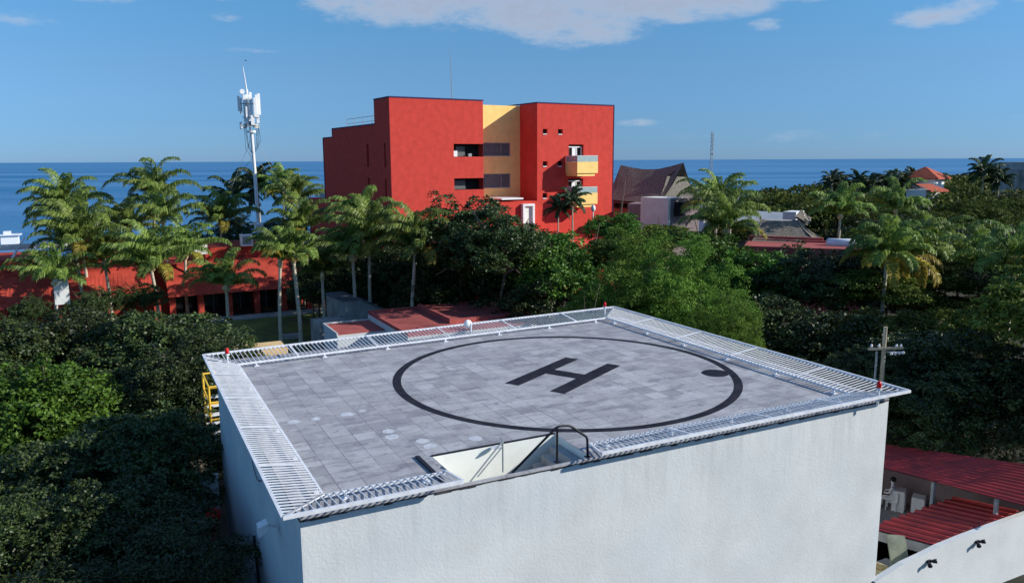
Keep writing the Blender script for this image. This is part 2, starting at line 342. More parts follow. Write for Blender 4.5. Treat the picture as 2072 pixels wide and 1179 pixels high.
# ground sheet: reaches the beach, the sea sheet reaches the horizon
BEACH = 235
fh = Vector((FW.x, FW.y, 0)).normalized(); sd = Vector((fh.y, -fh.x, 0))
def gp(f, s, z): p = Vector((CAM.x, CAM.y, 0)) + fh * f + sd * s; return (p.x, p.y, z)
shore = [(-900, 105), (-260, 112), (-120, 122), (-30, 138), (20, 155), (60, 200), (90, 260), (150, 380), (260, 560), (420, 760), (900, 1050)]
vs = []; fs = []
for i, (s_, f_) in enumerate(shore):
    vs += [gp(-120, s_, GZ), gp(f_, s_, GZ), gp(f_ + 14, s_, GZ - 1.7)]
for i in range(len(shore) - 1):
    a = i * 3; fs += [(a, a + 3, a + 4, a + 1), (a + 1, a + 4, a + 5, a + 2)]
g.add(vs, fs)
tag(g.build('ground', MT['soil']), kind='structure')
lawn = MB(); lawn.add([(-12, 46, GZ + .004), (24, 46, GZ + .004), (24, 64.5, GZ + .004), (-12, 64.5, GZ + .004)], [(0, 1, 2, 3)])
tag(lawn.build('lawn', MT['grass']), kind='structure')
pth = MB(); pth.box(-12, 64.5, GZ, 24, 66.6, GZ + 0.12)
tag(pth.build('path', MT['concrete']), kind='structure')
yard = MB(); yard.add([(18.4, .6, GZ + .004), (34, .6, GZ + .004), (34, 12, GZ + .004), (18.4, 12, GZ + .004)], [(0, 1, 2, 3)])
tag(yard.build('paved_yard', MT['concrete']), kind='structure')

def sea_mat():
    m = bpy.data.materials.new('sea_water'); m.use_nodes = True; t = m.node_tree; b = t.nodes['Principled BSDF']; L = t.links
    b.inputs['Roughness'].default_value = 0.55; b.inputs['Specular IOR Level'].default_value = 0.25; b.inputs['IOR'].default_value = 1.33
    tcn = t.nodes.new('ShaderNodeTexCoord'); mp = t.nodes.new('ShaderNodeMapping'); L.new(tcn.outputs['Object'], mp.inputs[0])
    mp.inputs['Scale'].default_value = (0.0006, 0.006, 1)
    n = t.nodes.new('ShaderNodeTexNoise'); n.inputs['Scale'].default_value = 1.0; n.inputs['Detail'].default_value = 7; n.inputs['Roughness'].default_value = 0.6; L.new(mp.outputs[0], n.inputs['Vector'])
    r = t.nodes.new('ShaderNodeValToRGB'); r.color_ramp.elements[0].position = 0.38; r.color_ramp.elements[1].position = 0.68
    r.color_ramp.elements[0].color = (0.03, 0.15, 0.32, 1); r.color_ramp.elements[1].color = (0.11, 0.27, 0.46, 1)
    L.new(n.outputs['Fac'], r.inputs[0]); L.new(r.outputs[0], b.inputs['Base Color'])
    mp2 = t.nodes.new('ShaderNodeMapping'); L.new(tcn.outputs['Object'], mp2.inputs[0]); mp2.inputs['Scale'].default_value = (0.15, 0.5, 1)
    n2 = t.nodes.new('ShaderNodeTexNoise'); n2.inputs['Scale'].default_value = 1.0; n2.inputs['Detail'].default_value = 5; L.new(mp2.outputs[0], n2.inputs['Vector'])
    bp = t.nodes.new('ShaderNodeBump'); bp.inputs['Strength'].default_value = 0.7; bp.inputs['Distance'].default_value = 0.8
    L.new(n2.outputs['Fac'], bp.inputs['Height']); L.new(bp.outputs[0], b.inputs['Normal'])
    return m
sea = MB(); SZ = -9.0
ss = [-90000, -9000, -900, 900, 9000, 90000]; ff = [120, 1200, 8000, 90000]
sv_ = [(s_, f_, 0) for f_ in ff for s_ in ss]
sf = [(j * 6 + i, j * 6 + i + 1, (j + 1) * 6 + i + 1, (j + 1) * 6 + i) for j in range(3) for i in range(5)]
sea.add(sv_, sf)
so_ = sea.build('sea', sea_mat()); so_.location = (CAM.x, CAM.y, SZ); so_.rotation_euler = (0, 0, math.atan2(fh.y, fh.x) - math.pi / 2)
tag(so_, kind='structure')

# ================================================================ HELIPAD BUILDING
X0, X1, Y0, Y1 = 0.10, 18.36, 0.40, 15.2
OX0, OX1, OY0, OY1 = 3.85, 7.42, 0.50, 2.38        # stair opening
pad = thing('helipad_building', 'white stucco block with the tiled H landing deck on its flat roof', 'building', (0, 0, GZ))
H8 = 8.0
mb = MB()
mb.add([(X0, Y0, 0), (X1, Y0, 0), (X1, Y0, H8 - .04), (X0, Y0, H8 - .04)], [(0, 1, 2, 3)])
mb.add([(X0, Y0, 0), (X0, Y1, 0), (X0, Y1, H8 - .04), (X0, Y0, H8 - .04)], [(3, 2, 1, 0)])
mb.add([(X1, Y0, 0), (X1, Y1, 0), (X1, Y1, H8 - .04), (X1, Y0, H8 - .04)], [(0, 1, 2, 3)])
mb.add([(X0, Y1, 0), (X1, Y1, 0), (X1, Y1, H8 - .04), (X0, Y1, H8 - .04)], [(3, 2, 1, 0)])
mb.build('wall', MT['stuccostain'], pad)
# ragged weathered lip under the deck edge, near-black to paint the rail's shadow line
lip = MB(); r5 = random.Random(5)
for (ax, ay, bx, by, nx, ny) in [(X0, Y0, X1, Y0, 0, -1), (X0, Y0, X0, Y1, -1, 0), (X1, Y0, X1, Y1, 1, 0)]:
    n = 90
    for i in range(n):
        a = i / n; b = (i + 1) / n; o = 0.012 + 0.012 * r5.random(); h = 0.02 + 0.04 * r5.random() ** 2
        p = Vector((ax + (bx - ax) * a, ay + (by - ay) * a, 0)); q = Vector((ax + (bx - ax) * b, ay + (by - ay) * b, 0)); N = Vector((nx, ny, 0)) * o
        z1 = H8 - 0.045; z0 = z1 - h
        vsx = [p + N, q + N, q, p]
        lip.add([(v.x, v.y, z0) for v in vsx] + [(v.x, v.y, z1) for v in vsx], [(0, 1, 5, 4), (0, 3, 2, 1), (4, 5, 6, 7), (1, 2, 6, 5), (0, 4, 7, 3)])
lip.build('deck_drip_edge', mat('shadow_line_edge', (0.035, 0.035, 0.04), 0.95, 0.5, 4, col2=(0.012, 0.012, 0.014)), pad)
dk = MB()
EX = 0.008
xs = [X0 - EX, OX0, OX1, X1 + EX]; ys = [Y0 - EX, OY0, OY1, Y1 + EX]
for i in range(3):
    for j in range(3):
        if i == 1 and j == 1: continue
        for z, o in ((H8, 0), (H8 - .04, 1)):
            q = [(xs[i], ys[j], z), (xs[i + 1], ys[j], z), (xs[i + 1], ys[j + 1], z), (xs[i], ys[j + 1], z)]
            dk.add(q, [(0, 1, 2, 3) if not o else (3, 2, 1, 0)])
for a, b in [((xs[0], ys[0]), (xs[3], ys[0])), ((xs[3], ys[0]), (xs[3], ys[3])), ((xs[3], ys[3]), (xs[0], ys[3])), ((xs[0], ys[3]), (xs[0], ys[0]))]:
    dk.add([(a[0], a[1], H8 - .04), (b[0], b[1], H8 - .04), (b[0], b[1], H8), (a[0], a[1], H8)], [(0, 1, 2, 3)])
deck = dk.build('landing_deck', MT['deck'], pad)
# stair pit
pit = MB(); pz = 5.3
pit.add([(OX0, OY1, pz), (OX1, OY1, pz), (OX1, OY1, H8 - .002), (OX0, OY1, H8 - .002)], [(0, 1, 2, 3)])
pit.add([(OX0, OY0, pz), (OX0, OY1, pz), (OX0, OY1, H8 - .002), (OX0, OY0, H8 - .002)], [(0, 1, 2, 3)])
pit.add([(OX1, OY0, pz), (OX1, OY1, pz), (OX1, OY1, H8 - .002), (OX1, OY0, H8 - .002)], [(3, 2, 1, 0)])
pit.add([(OX0, OY0, pz), (OX1, OY0, pz), (OX1, OY0, H8 - .002), (OX0, OY0, H8 - .002)], [(3, 2, 1, 0)])
pit.add([(OX0, OY0, pz), (OX1, OY0, pz), (OX1, OY1, pz), (OX0, OY1, pz)], [(0, 1, 2, 3)])
pit.build('stair_pit', MT['cream'], pad)
st = MB()
for k in range(9):
    st.box(OX1 - .02 - .27 * (k + 1), OY0 + .01, pz + .01, OX1 - .02 - .27 * k, OY1 - .25, H8 - .2 - .2 * k)
st.build('stair_flight', MT['concrete'], pad)
kb = MB()
kb.box(OX0 - .02, OY1 + .0, H8 + .003, OX1 + .02, OY1 + .07, H8 + .03)
kb.box(OX0 - .42, OY0 + .25, H8 + .003, OX0 - .32, OY1 + .15, H8 + .05)
kb.build('opening_edge_strip', MT['black'], pad)
# painted marks, 4 mm above the deck
mk = MB(); cx, cy = 10.818, 7.557; N = 128
for k in range(N):
    a, b = 2 * math.pi * k / N, 2 * math.pi * (k + 1) / N
    mk.add([(cx + r * math.cos(t), cy + r * math.sin(t), H8 + .004) for r, t in ((5.715, a), (6.0, a), (6.0, b), (5.715, b))], [(0, 1, 2, 3)])
mk.build('landing_circle', MT['paintdark'], pad)
hm = MB(); ca, sa = math.cos(-1.0485), math.sin(-1.0485)
def hp(a, b): return (cx + a * ca - b * sa, cy + a * sa + b * ca, H8 + .008)
L_, w_, S_ = 2.084, 0.547, 1.149
for (a0, b0, a1, b1) in [(-S_, -L_, -S_ + w_, L_), (S_ - w_, -L_, S_, L_), (-S_ + w_, -.30, S_ - w_, .30)]:
    hm.add([hp(a0, b0), hp(a1, b0), hp(a1, b1), hp(a0, b1)], [(0, 1, 2, 3)])
hm.build('letter_h_marking', MT['paintdark'], pad)
sp = MB(); sp.add([(15.55 + .47 * math.cos(2 * math.pi * k / 40), 5.2 + .47 * math.sin(2 * math.pi * k / 40), H8 + .012) for k in range(40)], [tuple(range(40))])
sp.build('round_spot_marking', MT['paintdark'], pad)
for i, (px, py, rr) in enumerate([(595, 853, .2), (640, 847, .16), (703, 838, .22), (733, 831, .13), (786, 872, .2), (793, 884, .22), (855, 892, .2), (870, 902, .22), (962, 887, .22), (1003, 905, .15)]):
    d = FW * FPX + RT * (px - 1036) - UP * (py - 589.5); p = CAM + d * (-CAM.z / d.z)
    s_ = MB(); r6 = random.Random(i); s_.add([(p.x + rr * (0.75 + .35 * r6.random()) * math.cos(t), p.y + rr * (0.75 + .35 * r6.random()) * math.sin(t), H8 + .004) for t in [2 * math.pi * k / 14 for k in range(14)]], [tuple(range(14))])
    s_.build('paint_spill', MT['paintwhite'], pad)

# ---- safety racks round the deck: inner corners (low) and outer corners (raised)
IN = dict(FL=(0.72, 13.75), NL=(0.74, 0.95), NR=(17.25, 0.95), FR=(17.25, 14.62)); OUT = dict(FL=(-0.34, 15.1), NL=(-0.34, -0.12), NR=(18.64, -0.10), FR=(18.60, 16.0))
HI, HO = 0.15, 0.32
def rack(name, label, i0, i1, o0, o1, npan, feet_in=True, cut=None):
    """bars run across from the inner rail to the outer rail; i0..o1 are xy corners"""
    t = thing('safety_rack', label, 'safety rack', (0, 0, 0), 0, 'white slatted safety racks round the landing deck')
    I0, I1 = Vector((*i0, HI)), Vector((*i1, HI)); O0, O1 = Vector((*o0, HO)), Vector((*o1, HO))
    m = MB(); m.bar(O0, O1, .075, .075); m.build('outer_rail', MT['rail'], t)
    m = MB(); m.bar(I0, I1, .055, .06); m.build('inner_rail', MT['rail'], t)
    along = (O1 - O0).normalized(); Ln = (O1 - O0).length; perp = Vector((-along.y, along.x, 0))
    if perp.dot(I0 - O0) < 0: perp = -perp
    sl = MB(); n = int(Ln / 0.16)
    for k in range(1, n):
        s = Ln * k / n; o = O0 + along * s
        # width of the rack here (mitred ends)
        a = (I0 - O0).dot(along); b = (I1 - O0).dot(along); wfull = 0.5 * ((I0 - O0).dot(perp) + (I1 - O0).dot(perp))
        fr = 1.0
        if s < a: fr = s / a
        elif s > b: fr = (Ln - s) / max(1e-6, Ln - b)
        if fr < .06: continue
        w0 = (I0 - O0).dot(perp); w1 = (I1 - O0).dot(perp); wd = (w0 + (w1 - w0) * min(1, max(0, (s - a) / (b - a)))) * fr
        e = o + perp * wd; e.z = HO + (HI + .035 - HO) * fr
        sl.bar(o, e, .02, .026)
    sl.build('slats', MT['rail'], t)
    for k in range(npan + 1):
        s = Ln * k / npan; o = O0 + along * s
        a = (I0 - O0).dot(along); b = (I1 - O0).dot(along)
        if k == 0: q0, q1 = O0, I0
        elif k == npan: q0, q1 = O1, I1
        else:
            tt = (s - a) / (b - a); q0, q1 = o, I0.lerp(I1, min(1, max(0, tt)))
        c = MB(); c.bar(q0 + Vector((0, 0, .022)), q1 + Vector((0, 0, .04)), .06, .03); c.build('crossbar', MT['rail'], t)
    nf = max(2, npan * 1 + 1)
    for k in range(nf):
        p = I0.lerp(I1, (k + .25) / (nf - .5)); f = MB(); f.bar((p.x, p.y, .0), (p.x, p.y, HI - .03), .05, .05); f.box(p.x - .09, p.y - .09, 0.002, p.x + .09, p.y + .09, .03)
        f.build('foot', MT['rail'], t)
        # bracket strut under the rack down to the wall
    return t
# the near rack is broken by the stair opening
NI = lambda x: (x, 0.95); NO = None
rack('l', 'white slatted safety rack along the shaded left edge of the landing deck', IN['NL'], IN['FL'], OUT['NL'], OUT['FL'], 5)
rack('f', 'white slatted safety rack along the far edge of the landing deck', IN['FL'], IN['FR'], OUT['FL'], OUT['FR'], 6)
rack('r', 'white slatted safety rack along the right edge of the landing deck', IN['NR'], IN['FR'], OUT['NR'], OUT['FR'], 5)
rack('n1', 'short white slatted safety rack left of the stair opening on the near edge', IN['NL'], (3.62, 0.95), OUT['NL'], (3.62, -.115), 1)
rack('n2', 'long white slatted safety rack right of the stair opening on the near edge', (7.62, 0.95), IN['NR'], (7.3, -.11), OUT['NR'], 4)

def curved(pts, n=4):
    """round the corners of a polyline"""
    out = [Vector(pts[0])]
    for i in range(1, len(pts) - 1):
        a, b, c = map(Vector, pts[i - 1:i + 2]); ra = min(.09, (a - b).length / 3); 
        p = b + (a - b).normalized() * ra; q = b + (c - b).normalized() * ra
        for k in range(n + 1):
            u = k / n; out.append((1 - u) ** 2 * p + 2 * u * (1 - u) * b + u * u * q)
    out.append(Vector(pts[-1])); return out
hr = thing('handrail', 'black tubular handrail arching over the head of the deck stair', 'handrail', (6.46, 0.6, 0))
m = MB(); m.tube(curved([(-1.36, 0, -.12), (0.0, 0, .93), (.36, 0, .90), (.86, -.03, .52), (.87, -.05, 0.0)]), .032, 8); m.build('top_rail', MT['black'], hr, True)
m = MB(); m.tube([(0, 0, 0), (0, 0, .92)], .03, 8); m.box(-.07, -.07, .001, .07, .07, .02); m.build('post', MT['black'], hr)
m = MB(); m.box(.80, -.12, .001, .94, .02, .02); m.build('base_plate', MT['black'], hr)
gr = thing('handrail', 'thin grey handrail running down inside the stair opening', 'handrail', (5.05, 0.78, 0))
m = MB(); m.tube([(0.0, 0, -.05), (0.0, 0, .74)], .022, 6); m.build('post', MT['greymetal'], gr)
m = MB(); m.tube([(.18, .5, .62), (0, 0, .74), (-.95, -.18, -.05)], .02, 6); m.tube([(.1, .35, .52), (0, 0, .60), (-.72, -.1, .0)], .016, 6); m.build('sloping_rail', MT['greymetal'], gr)

def beacon(x, y, lab):
    t = thing('obstruction_light', lab, 'warning light', (x, y, 0), 0, 'red obstruction lights at the deck corners')
    m = MB(); m.tube([(0, 0, .0), (0, 0, .52)], .035, 8); m.build('stem', MT['rail'], t)
    m = MB(); m.tube([(0, 0, .50), (0, 0, .56)], .085, 10); m.build('collar', MT['rail'], t)
    m = MB(); m.tube([(0, 0, .56), (0, 0, .70), (0, 0, .77)], [.07, .07, .035], 12); m.build('red_lens', MT['redlamp'], t, True)
beacon(0.37, 13.9, 'red topped obstruction light by the far left corner of the deck')
beacon(17.55, 15.25, 'red topped obstruction light by the far right corner of the deck')
beacon(17.4, 0.05, 'red obstruction light by the near right corner beside the utility pole')
fl = thing('floodlight', 'round white floodlight on a short post on the far rack', 'floodlight', (10.37, 14.7, 0))
m = MB(); m.tube([(0, 0, 0.1), (0, 0, .55)], .04, 8); m.build('post', MT['rail'], fl)
m = MB(); m.ball((-.1, .1, .52), .18, 16, (1, .7, 1)); m.build('lamp_head', MT['white'], fl, True)

# wall fixtures on the shaded left wall
wf = thing('floodlight', 'small white floodlight bracketed on the shaded left wall', 'floodlight', (X0, 3.1, -1.35))
m = MB(); m.bar((0, 0, 0), (-.3, 0, .1), .05); m.build('bracket', MT['rail'], wf)
m = MB(); m.add([(-.28, -.16, 0), (-.5, -.16, -.12), (-.5, -.16, .12), (-.28, -.16, .2), (-.28, .16, 0), (-.5, .16, -.12), (-.5, .16, .12), (-.28, .16, .2)], [(0, 1, 2, 3), (7, 6, 5, 4), (0, 4, 5, 1), (1, 5, 6, 2), (2, 6, 7, 3), (3, 7, 4, 0)]); m.build('lamp_head', MT['white'], wf)
pp = thing('drain_pipe', 'thin black drain pipe running down the shaded left wall', 'pipe', (X0 - .06, 7.2, -3.4))
m = MB(); m.tube(curved([(0, 0, 0), (-.02, -.5, -1.0), (0, -.6, -4.5)]), .04, 8); m.build('pipe', MT['black'], pp)
m = MB(); m.box(-.05, -.18, -1.4, .06, .05, -1.1); m.build('valve_box', MT['greymetal'], pp)
cb = MB(); r9 = random.Random(9)
cb.tube([(X0 - .03, 7.0 - .3 * k, -.9 - .35 * math.sin(math.pi * k / 6)) for k in range(7)], .012, 5)
tag(cb.build('loose_cable', MT['black']), 'loose black cable looped on the shaded left wall', 'cable')

# ================================================================ LEFT STRIP BESIDE THE PAD: fence, yellow stair frame
fe = thing('panel_fence', 'weathered grey panel fence along the foot of the shaded wall', 'fence', (-1.1, 0, GZ))
m = MB(); r4 = random.Random(4)
for k in range(70):
    y = 2 + k * .3; o = r4.uniform(-.03, .03); m.box(-.03 + o, y, 0, .03 + o, y + .27, 3.6 + r4.uniform(-.12, .12))
m.build('panel', MT['fence'], fe)
for k in range(8):
    m = MB(); m.box(.04, 2 + k * 3, 0, .14, 2.1 + k * 3, 3.9); m.build('post', MT['concrete'], fe)
ys_ = thing('scaffold_stair', 'yellow pipe frame stair behind the left corner of the white block', 'stair', (.78, 19.2, GZ))
for (x, y) in [(-.65, 0), (.65, 0), (-.65, 2.4), (.65, 2.4)]:
    m = MB(); m.tube([(x, y, 0), (x, y, 5.95)], .05, 8); m.build('post', MT['yellowmetal'], ys_)
m = MB()
for z in (4.5, 5.25, 5.95):
    for a, b in [((-.65, 0), (.65, 0)), ((.65, 0), (.65, 2.4)), ((.65, 2.4), (-.65, 2.4)), ((-.65, 2.4), (-.65, 0))]:
        m.tube([(*a, z), (*b, z)], .045, 6)
m.build('guard_rail', MT['yellowmetal'], ys_)
for k in range(7):
    m = MB(); m.box(-.7, .1 + .42 * k, 2.9 + .3 * k, .7, .45 + .42 * k, 2.96 + .3 * k); m.build('tread', MT['white'], ys_)
bn = MB(); bn.box(-.9, 14.2, -5.4, -.2, 14.26, -4.0)
tag(bn.build('white_signboard', MT['white']), 'small plain white board below the yellow stair frame', 'board')
rb = MB(); rb.tube([(-.62, 12.6, GZ), (-.62, 12.6, -5.0)], .07, 8); rb.ball((-.62, 12.6, -4.9), .32, 10, (1, 1, .8))
tag(rb.build('red_pipe_valve', MT['redlamp']), 'faded red round valve on a pipe beside the grey fence', 'valve')

# ================================================================ RIGHT YARD
lw = thing('boundary_wall', 'low white stucco wall running on from the block at lower right', 'wall', (0, 0, 0))
prof = [(18.25, -6.15), (18.9, -6.0), (19.6, -5.85), (20.4, -5.78), (21.4, -5.66), (22.6, -5.60), (24.2, -5.56), (29, -5.52)]
m = MB()
for (a, za), (b, zb) in zip(prof[:-1], prof[1:]):
    m.add([(a, .3, GZ), (b, .3, GZ), (b, .3, zb), (a, .3, za), (a, .5, GZ), (b, .5, GZ), (b, .5, zb), (a, .5, za)], [(0, 1, 2, 3), (3, 2, 6, 7), (5, 4, 7, 6)])
m.build('wall', MT['stucco'], lw)
for k, (x, z) in enumerate([(20.85, -6.05), (23.45, -5.95)]):
    t = thing('spotlight', ['pair of black spotlights on the low white wall nearer the block', 'pair of black spotlights on the low white wall nearer the photo edge'][k], 'spotlight', (x, .3, z), 0, 'black twin spotlights on the low wall')
    m = MB(); m.box(-.08, -.06, -.05, .08, 0, .05); m.build('bracket', MT['black'], t)
    for s in (-1, 1):
        m = MB(); m.tube([(s * .05, -.06, 0), (s * .10, -.13, .03 * s), (s * .17, -.2, .05 * s)], [.035, .065, .08], 10); m.build('lamp_head', MT['black'], t, True)

def ribbed(mb, A, B, Cc, D_, n, h=.05, th=.03):
    """ribbed sheet: quad A-B (first eave) to D-C, ribs run A->B direction, n ribs across A->D"""
    A, B, Cc, D_ = map(Vector, (A, B, Cc, D_)); nr = (B - A).cross(D_ - A).normalized()
    if nr.z < 0: nr = -nr
    prof = []
    for k in range(n):
        for u, hh in ((0, 0), (.55, 0), (.66, h), (.86, h)): prof.append(((k + u) / n, hh))
    prof.append((1, 0)); b = len(mb.v)
    for u, hh in prof:
        mb.v += [tuple(A.lerp(D_, u) + nr * hh), tuple(B.lerp(Cc, u) + nr * hh), tuple(A.lerp(D_, u) + nr * (hh - th)), tuple(B.lerp(Cc, u) + nr * (hh - th))]
    for k in range(len(prof) - 1):
        i = b + 4 * k; mb.f += [(i, i + 1, i + 5, i + 4), (i + 2, i + 6, i + 7, i + 3), (i, i + 4, i + 6, i + 2), (i + 1, i + 3, i + 7, i + 5)]; mb.m += [0] * 4
rf = thing('shed', 'low shed with a ribbed red sheet roof against the white wall', 'shed', (0, 0, 0))
m = MB(); ribbed(m, (21.4, .55, -5.68), (21.4, 3.05, -6.16), (26.3, 3.05, -6.0), (26.3, .55, -5.56), 11, .08); m.build('roof', MT['sheet'], rf)
m = MB(); m.add([(21.44, .55, GZ), (21.44, 3.0, GZ), (21.44, 3.0, -6.2), (21.44, .55, -5.74)], [(0, 1, 2, 3), (3, 2, 1, 0)]); m.add([(21.38, .55, -6.1), (21.38, 3.05, -6.58), (21.38, 3.05, -6.22), (21.38, .55, -5.74)], [(3, 2, 1, 0)])
m.build('wall', MT['concrete'], rf)
r2 = thing('shed', 'open sided shed with a long dull red sheet roof under the dark trees', 'shed', (0, 0, 0))
m = MB(); ribbed(m, (25.1, -.6, -4.66), (25.1, 8.6, -5.75), (28.4, 8.6, -5.86), (28.4, -.6, -4.05), 12, .03); m.build('roof', MT['sheet'], r2)
m = MB(); pass
for k in range(4):
    p = MB(); p.box(25.3, .8 + 2.5 * k, GZ, 25.42, .92 + 2.5 * k, -4.95 - .29 * k); p.build('post', MT['greymetal'], r2)
m = MB(); m.box(28.2, .6, GZ, 28.35, 8.5, -5.9); m.box(25.3, 8.62, GZ, 28.2, 8.75, -5.9); m.build('back_wall', MT['mauve'], r2)
ow = MB(); ow.box(22.6, 10.2, GZ, 25.2, 10.4, -5.2)
tag(ow.build('garden_wall', MT['mauve']), 'grey violet wall at the back of the shaded yard', 'wall')
for k, (px, py, lab) in enumerate([(1817, 1030, 'white cabinet behind the seated person in the yard'), (1856, 1045, 'white cabinet beside the edge of the ribbed red roof')]):
    d = FW * FPX + RT * (px - 1036) - UP * (py - 589.5); p = CAM + d * ((GZ - CAM.z) / d.z)
    t = thing('cabinet', lab, 'cabinet', (p.x, p.y, GZ), .5, 'white cabinets in the shaded yard')
    m = MB(); m.box(-.28, -.25, 0, .28, .25, .95); m.build('body', MT['white'], t)
    m = MB(); m.box(-.25, -.275, .08, .25, -.253, .88); m.build('door', MT['white'], t)
    m = MB(); m.box(.17, -.30, .45, .20, -.276, .62); m.build('handle', MT['greymetal'], t)
# leaning sheet and boxes at the foot of the shed
ls = MB(); ls.add([(20.15, 1.0, -6.9), (20.75, .75, -6.9), (20.95, 1.3, -5.6), (20.4, 1.6, -5.55), (20.13, 1.04, -6.92), (20.77, .79, -6.92), (20.97, 1.34, -5.62), (20.42, 1.64, -5.57)], [(0, 1, 2, 3), (7, 6, 5, 4), (0, 4, 5, 1), (1, 5, 6, 2), (2, 6, 7, 3), (3, 7, 4, 0)])
tag(ls.build('leaning_panel', MT['greensheet']), 'grey green panel leaning against the shed front', 'panel')
bx = thing('open_crate', 'yellowed open crate in the corner between block and shed', 'crate', (19.5, 1.25, -6.95), .3)
m = MB(); m.box(-.3, -.3, 0, -.26, .3, .6); m.box(.26, -.3, 0, .3, .3, .6); m.box(-.26, .26, 0, .26, .3, .6); m.box(-.26, -.3, 0, .26, -.26, .25); m.box(-.26, -.26, 0, .26, .26, .04); m.build('side', MT['straw'], bx)
plt = MB(); plt.box(18.4, .55, GZ, 21.3, 2.2, -6.95)
tag(plt.build('yard_step', MT['concrete']), kind='structure')
# small plastered fragment at far right corner under the rack
# person in the yard (seated, white shirt)
def person(x, y, z, rz):
    t = thing('person', 'person in a white shirt with dark hair sitting in the shaded yard', 'person', (x, y, z), rz)
    me = bpy.data.meshes.new('person_body'); 
    J = [(0, 0, .52), (0, 0, .75), (0, .02, .98), (0, .03, 1.12), (0, .05, 1.22), (0, .05, 1.36),            # 0 pelvis..5 head
         (.19, .02, 1.08), (.24, .12, .82), (.14, .36, .78), (-.19, .02, 1.08), (-.24, .12, .82), (-.14, .36, .78),
         (.1, .02, .5), (.12, .42, .5), (.12, .45, .08), (.12, .58, .04), (-.1, .02, .5), (-.12, .42, .5), (-.12, .45, .08), (-.12, .58, .04)]
    Ed = [(0, 1), (1, 2), (2, 3), (3, 4), (4, 5), (2, 6), (6, 7), (7, 8), (2, 9), (9, 10), (10, 11), (0, 12), (12, 13), (13, 14), (14, 15), (0, 16), (16, 17), (17, 18), (18, 19)]
    rad = [.15, .14, .15, .06, .055, .1, .06, .045, .035, .06, .045, .035, .09, .07, .05, .045, .09, .07, .05, .045]
    me.from_pydata(J, Ed, []); o = bpy.data.objects.new('body', me); C.objects.link(o); o.parent = t; me.materials.append(MT['cloth'])
    sk = o.modifiers.new('skin', 'SKIN'); o.modifiers.new('sub', 'SUBSURF').levels = 1
    for i, r in enumerate(rad): me.skin_vertices[0].data[i].radius = (r, r * .8 if i < 3 else r)
    me.skin_vertices[0].data[0].use_root = True
    m = MB(); m.ball((0, .02, 1.41), .115, 12, (1, 1.05, 1.0)); m.build('hair', MT['hair'], t, True)
    ch = thing('chair', 'white plastic chair under the person in the yard', 'chair', (x, y, z), rz)
    m = MB(); m.box(-.22, -.2, .38, .22, .24, .42); m.build('seat', MT['white'], ch)
    m = MB(); m.box(-.22, -.24, .42, .22, -.205, .85); m.build('backrest', MT['white'], ch)
    for a in (-.2, .2):
        for b in (-.18, .22):
            m = MB(); m.box(a - .02, b - .02, 0, a + .02, b + .02, .38); m.build('leg', MT['white'], ch)
pp_ = at(1803, 1045, 33.0); person(pp_.x, pp_.y, GZ, 0.5)

# utility pole
up_ = at(1789, 700, 36); b_ = Vector((up_.x, up_.y, GZ))
po = thing('utility_pole', 'weathered pole with a crossarm and insulators beside the far right trees', 'utility pole', b_)
hp_ = at(1793, 661, 36).z - GZ
m = MB(); m.tube([(0, 0, 0), (0, 0, hp_)], [.13, .09], 10); m.build('pole', MT['woodpole'], po)
ha = at(1793, 705, 36).z - GZ; ad = Vector((.86, -.5, 0))
m = MB(); m.bar(-ad * .85 + Vector((0, -.14, ha)), ad * .75 + Vector((0, -.14, ha + .08)), .09, .11); m.build('crossarm', MT['woodpole'], po)
m = MB(); m.tube([(-.35, .1, 0), (-.35, .1, hp_ * .85)], .05, 6); m.build('riser_pipe', MT['greymetal'], po)
for k, s in enumerate((-.7, -.35, .45, .65)):
    q = ad * s; m = MB(); m.tube([(q.x, q.y - .14, ha + .08), (q.x, q.y - .14, ha + .16), (q.x, q.y - .14, ha + .24)], [.03, .06, .03], 8); m.build('insulator', MT['white'], po, True)
m = MB(); m.tube([(.2, .0, ha - .18), (1.0, -.3, ha - .22)], .02, 6)
for s in (.35, .6, .85, 1.1): m.ball((s * .9, -.12 - .15 * s, ha - .25), .08, 8)
m.build('insulator_string', MT['white'], po, True)

# ================================================================ ANNEX (red membrane roofs behind the far rack)
an = thing('annex_building', 'low annex with white walls and stained red flat roof behind the far rack', 'building', (0, 0, GZ))
m = MB(); m.box(14.5, 34.9, 0, 24.6, 44.4, 3.45); m.box(10.9, 40.0, 0, 14.5, 44.1, 2.95); m.box(14.2, 30.8, 0, 14.5, 34.9, 2.2)
m.build('wall', MT['stucco'], an)
m = MB(); m.box(14.5, 34.9, 3.45, 24.6, 44.4, 3.55); m.box(10.9, 40.0, 2.95, 14.49, 44.1, 3.02)
m.build('flat_roof', MT['roofred'], an)
m = MB(); z0, z1 = 3.55, 4.0
m.box(24.35, 34.9, z0, 24.6, 44.4, z1); m.box(14.5, 44.15, z0, 24.35, 44.4, z0 + .18); m.box(14.5, 34.9, z0, 14.7, 44.15, z0 + .15)
m.box(18.6, 37.3, z0, 18.85, 44.15, z1 - .05); m.box(18.85, 37.3, z0, 24.35, 37.55, z1 - .15); m.box(18.85, 37.55, z0, 24.35, 44.15, z0 + .08)
m.build('roof_curb', MT['roofred'], an)
m = MB(); m.box(10.85, 39.95, 2.9, 10.95, 44.15, 3.12); m.box(10.95, 44.05, 3.02, 14.49, 44.15, 3.12); m.build('low_parapet', MT['stucco'], an)
m = MB(); m.box(15.6, 35.8, 3.56, 16.1, 36.2, 3.8); m.build('roof_hatch', MT['roofred'], an)
sh = thing('shed', 'grey shed with a steep dark roof between the palm trunks', 'shed', (at(752, 610, 66).x, at(752, 610, 66).y, GZ), .1)
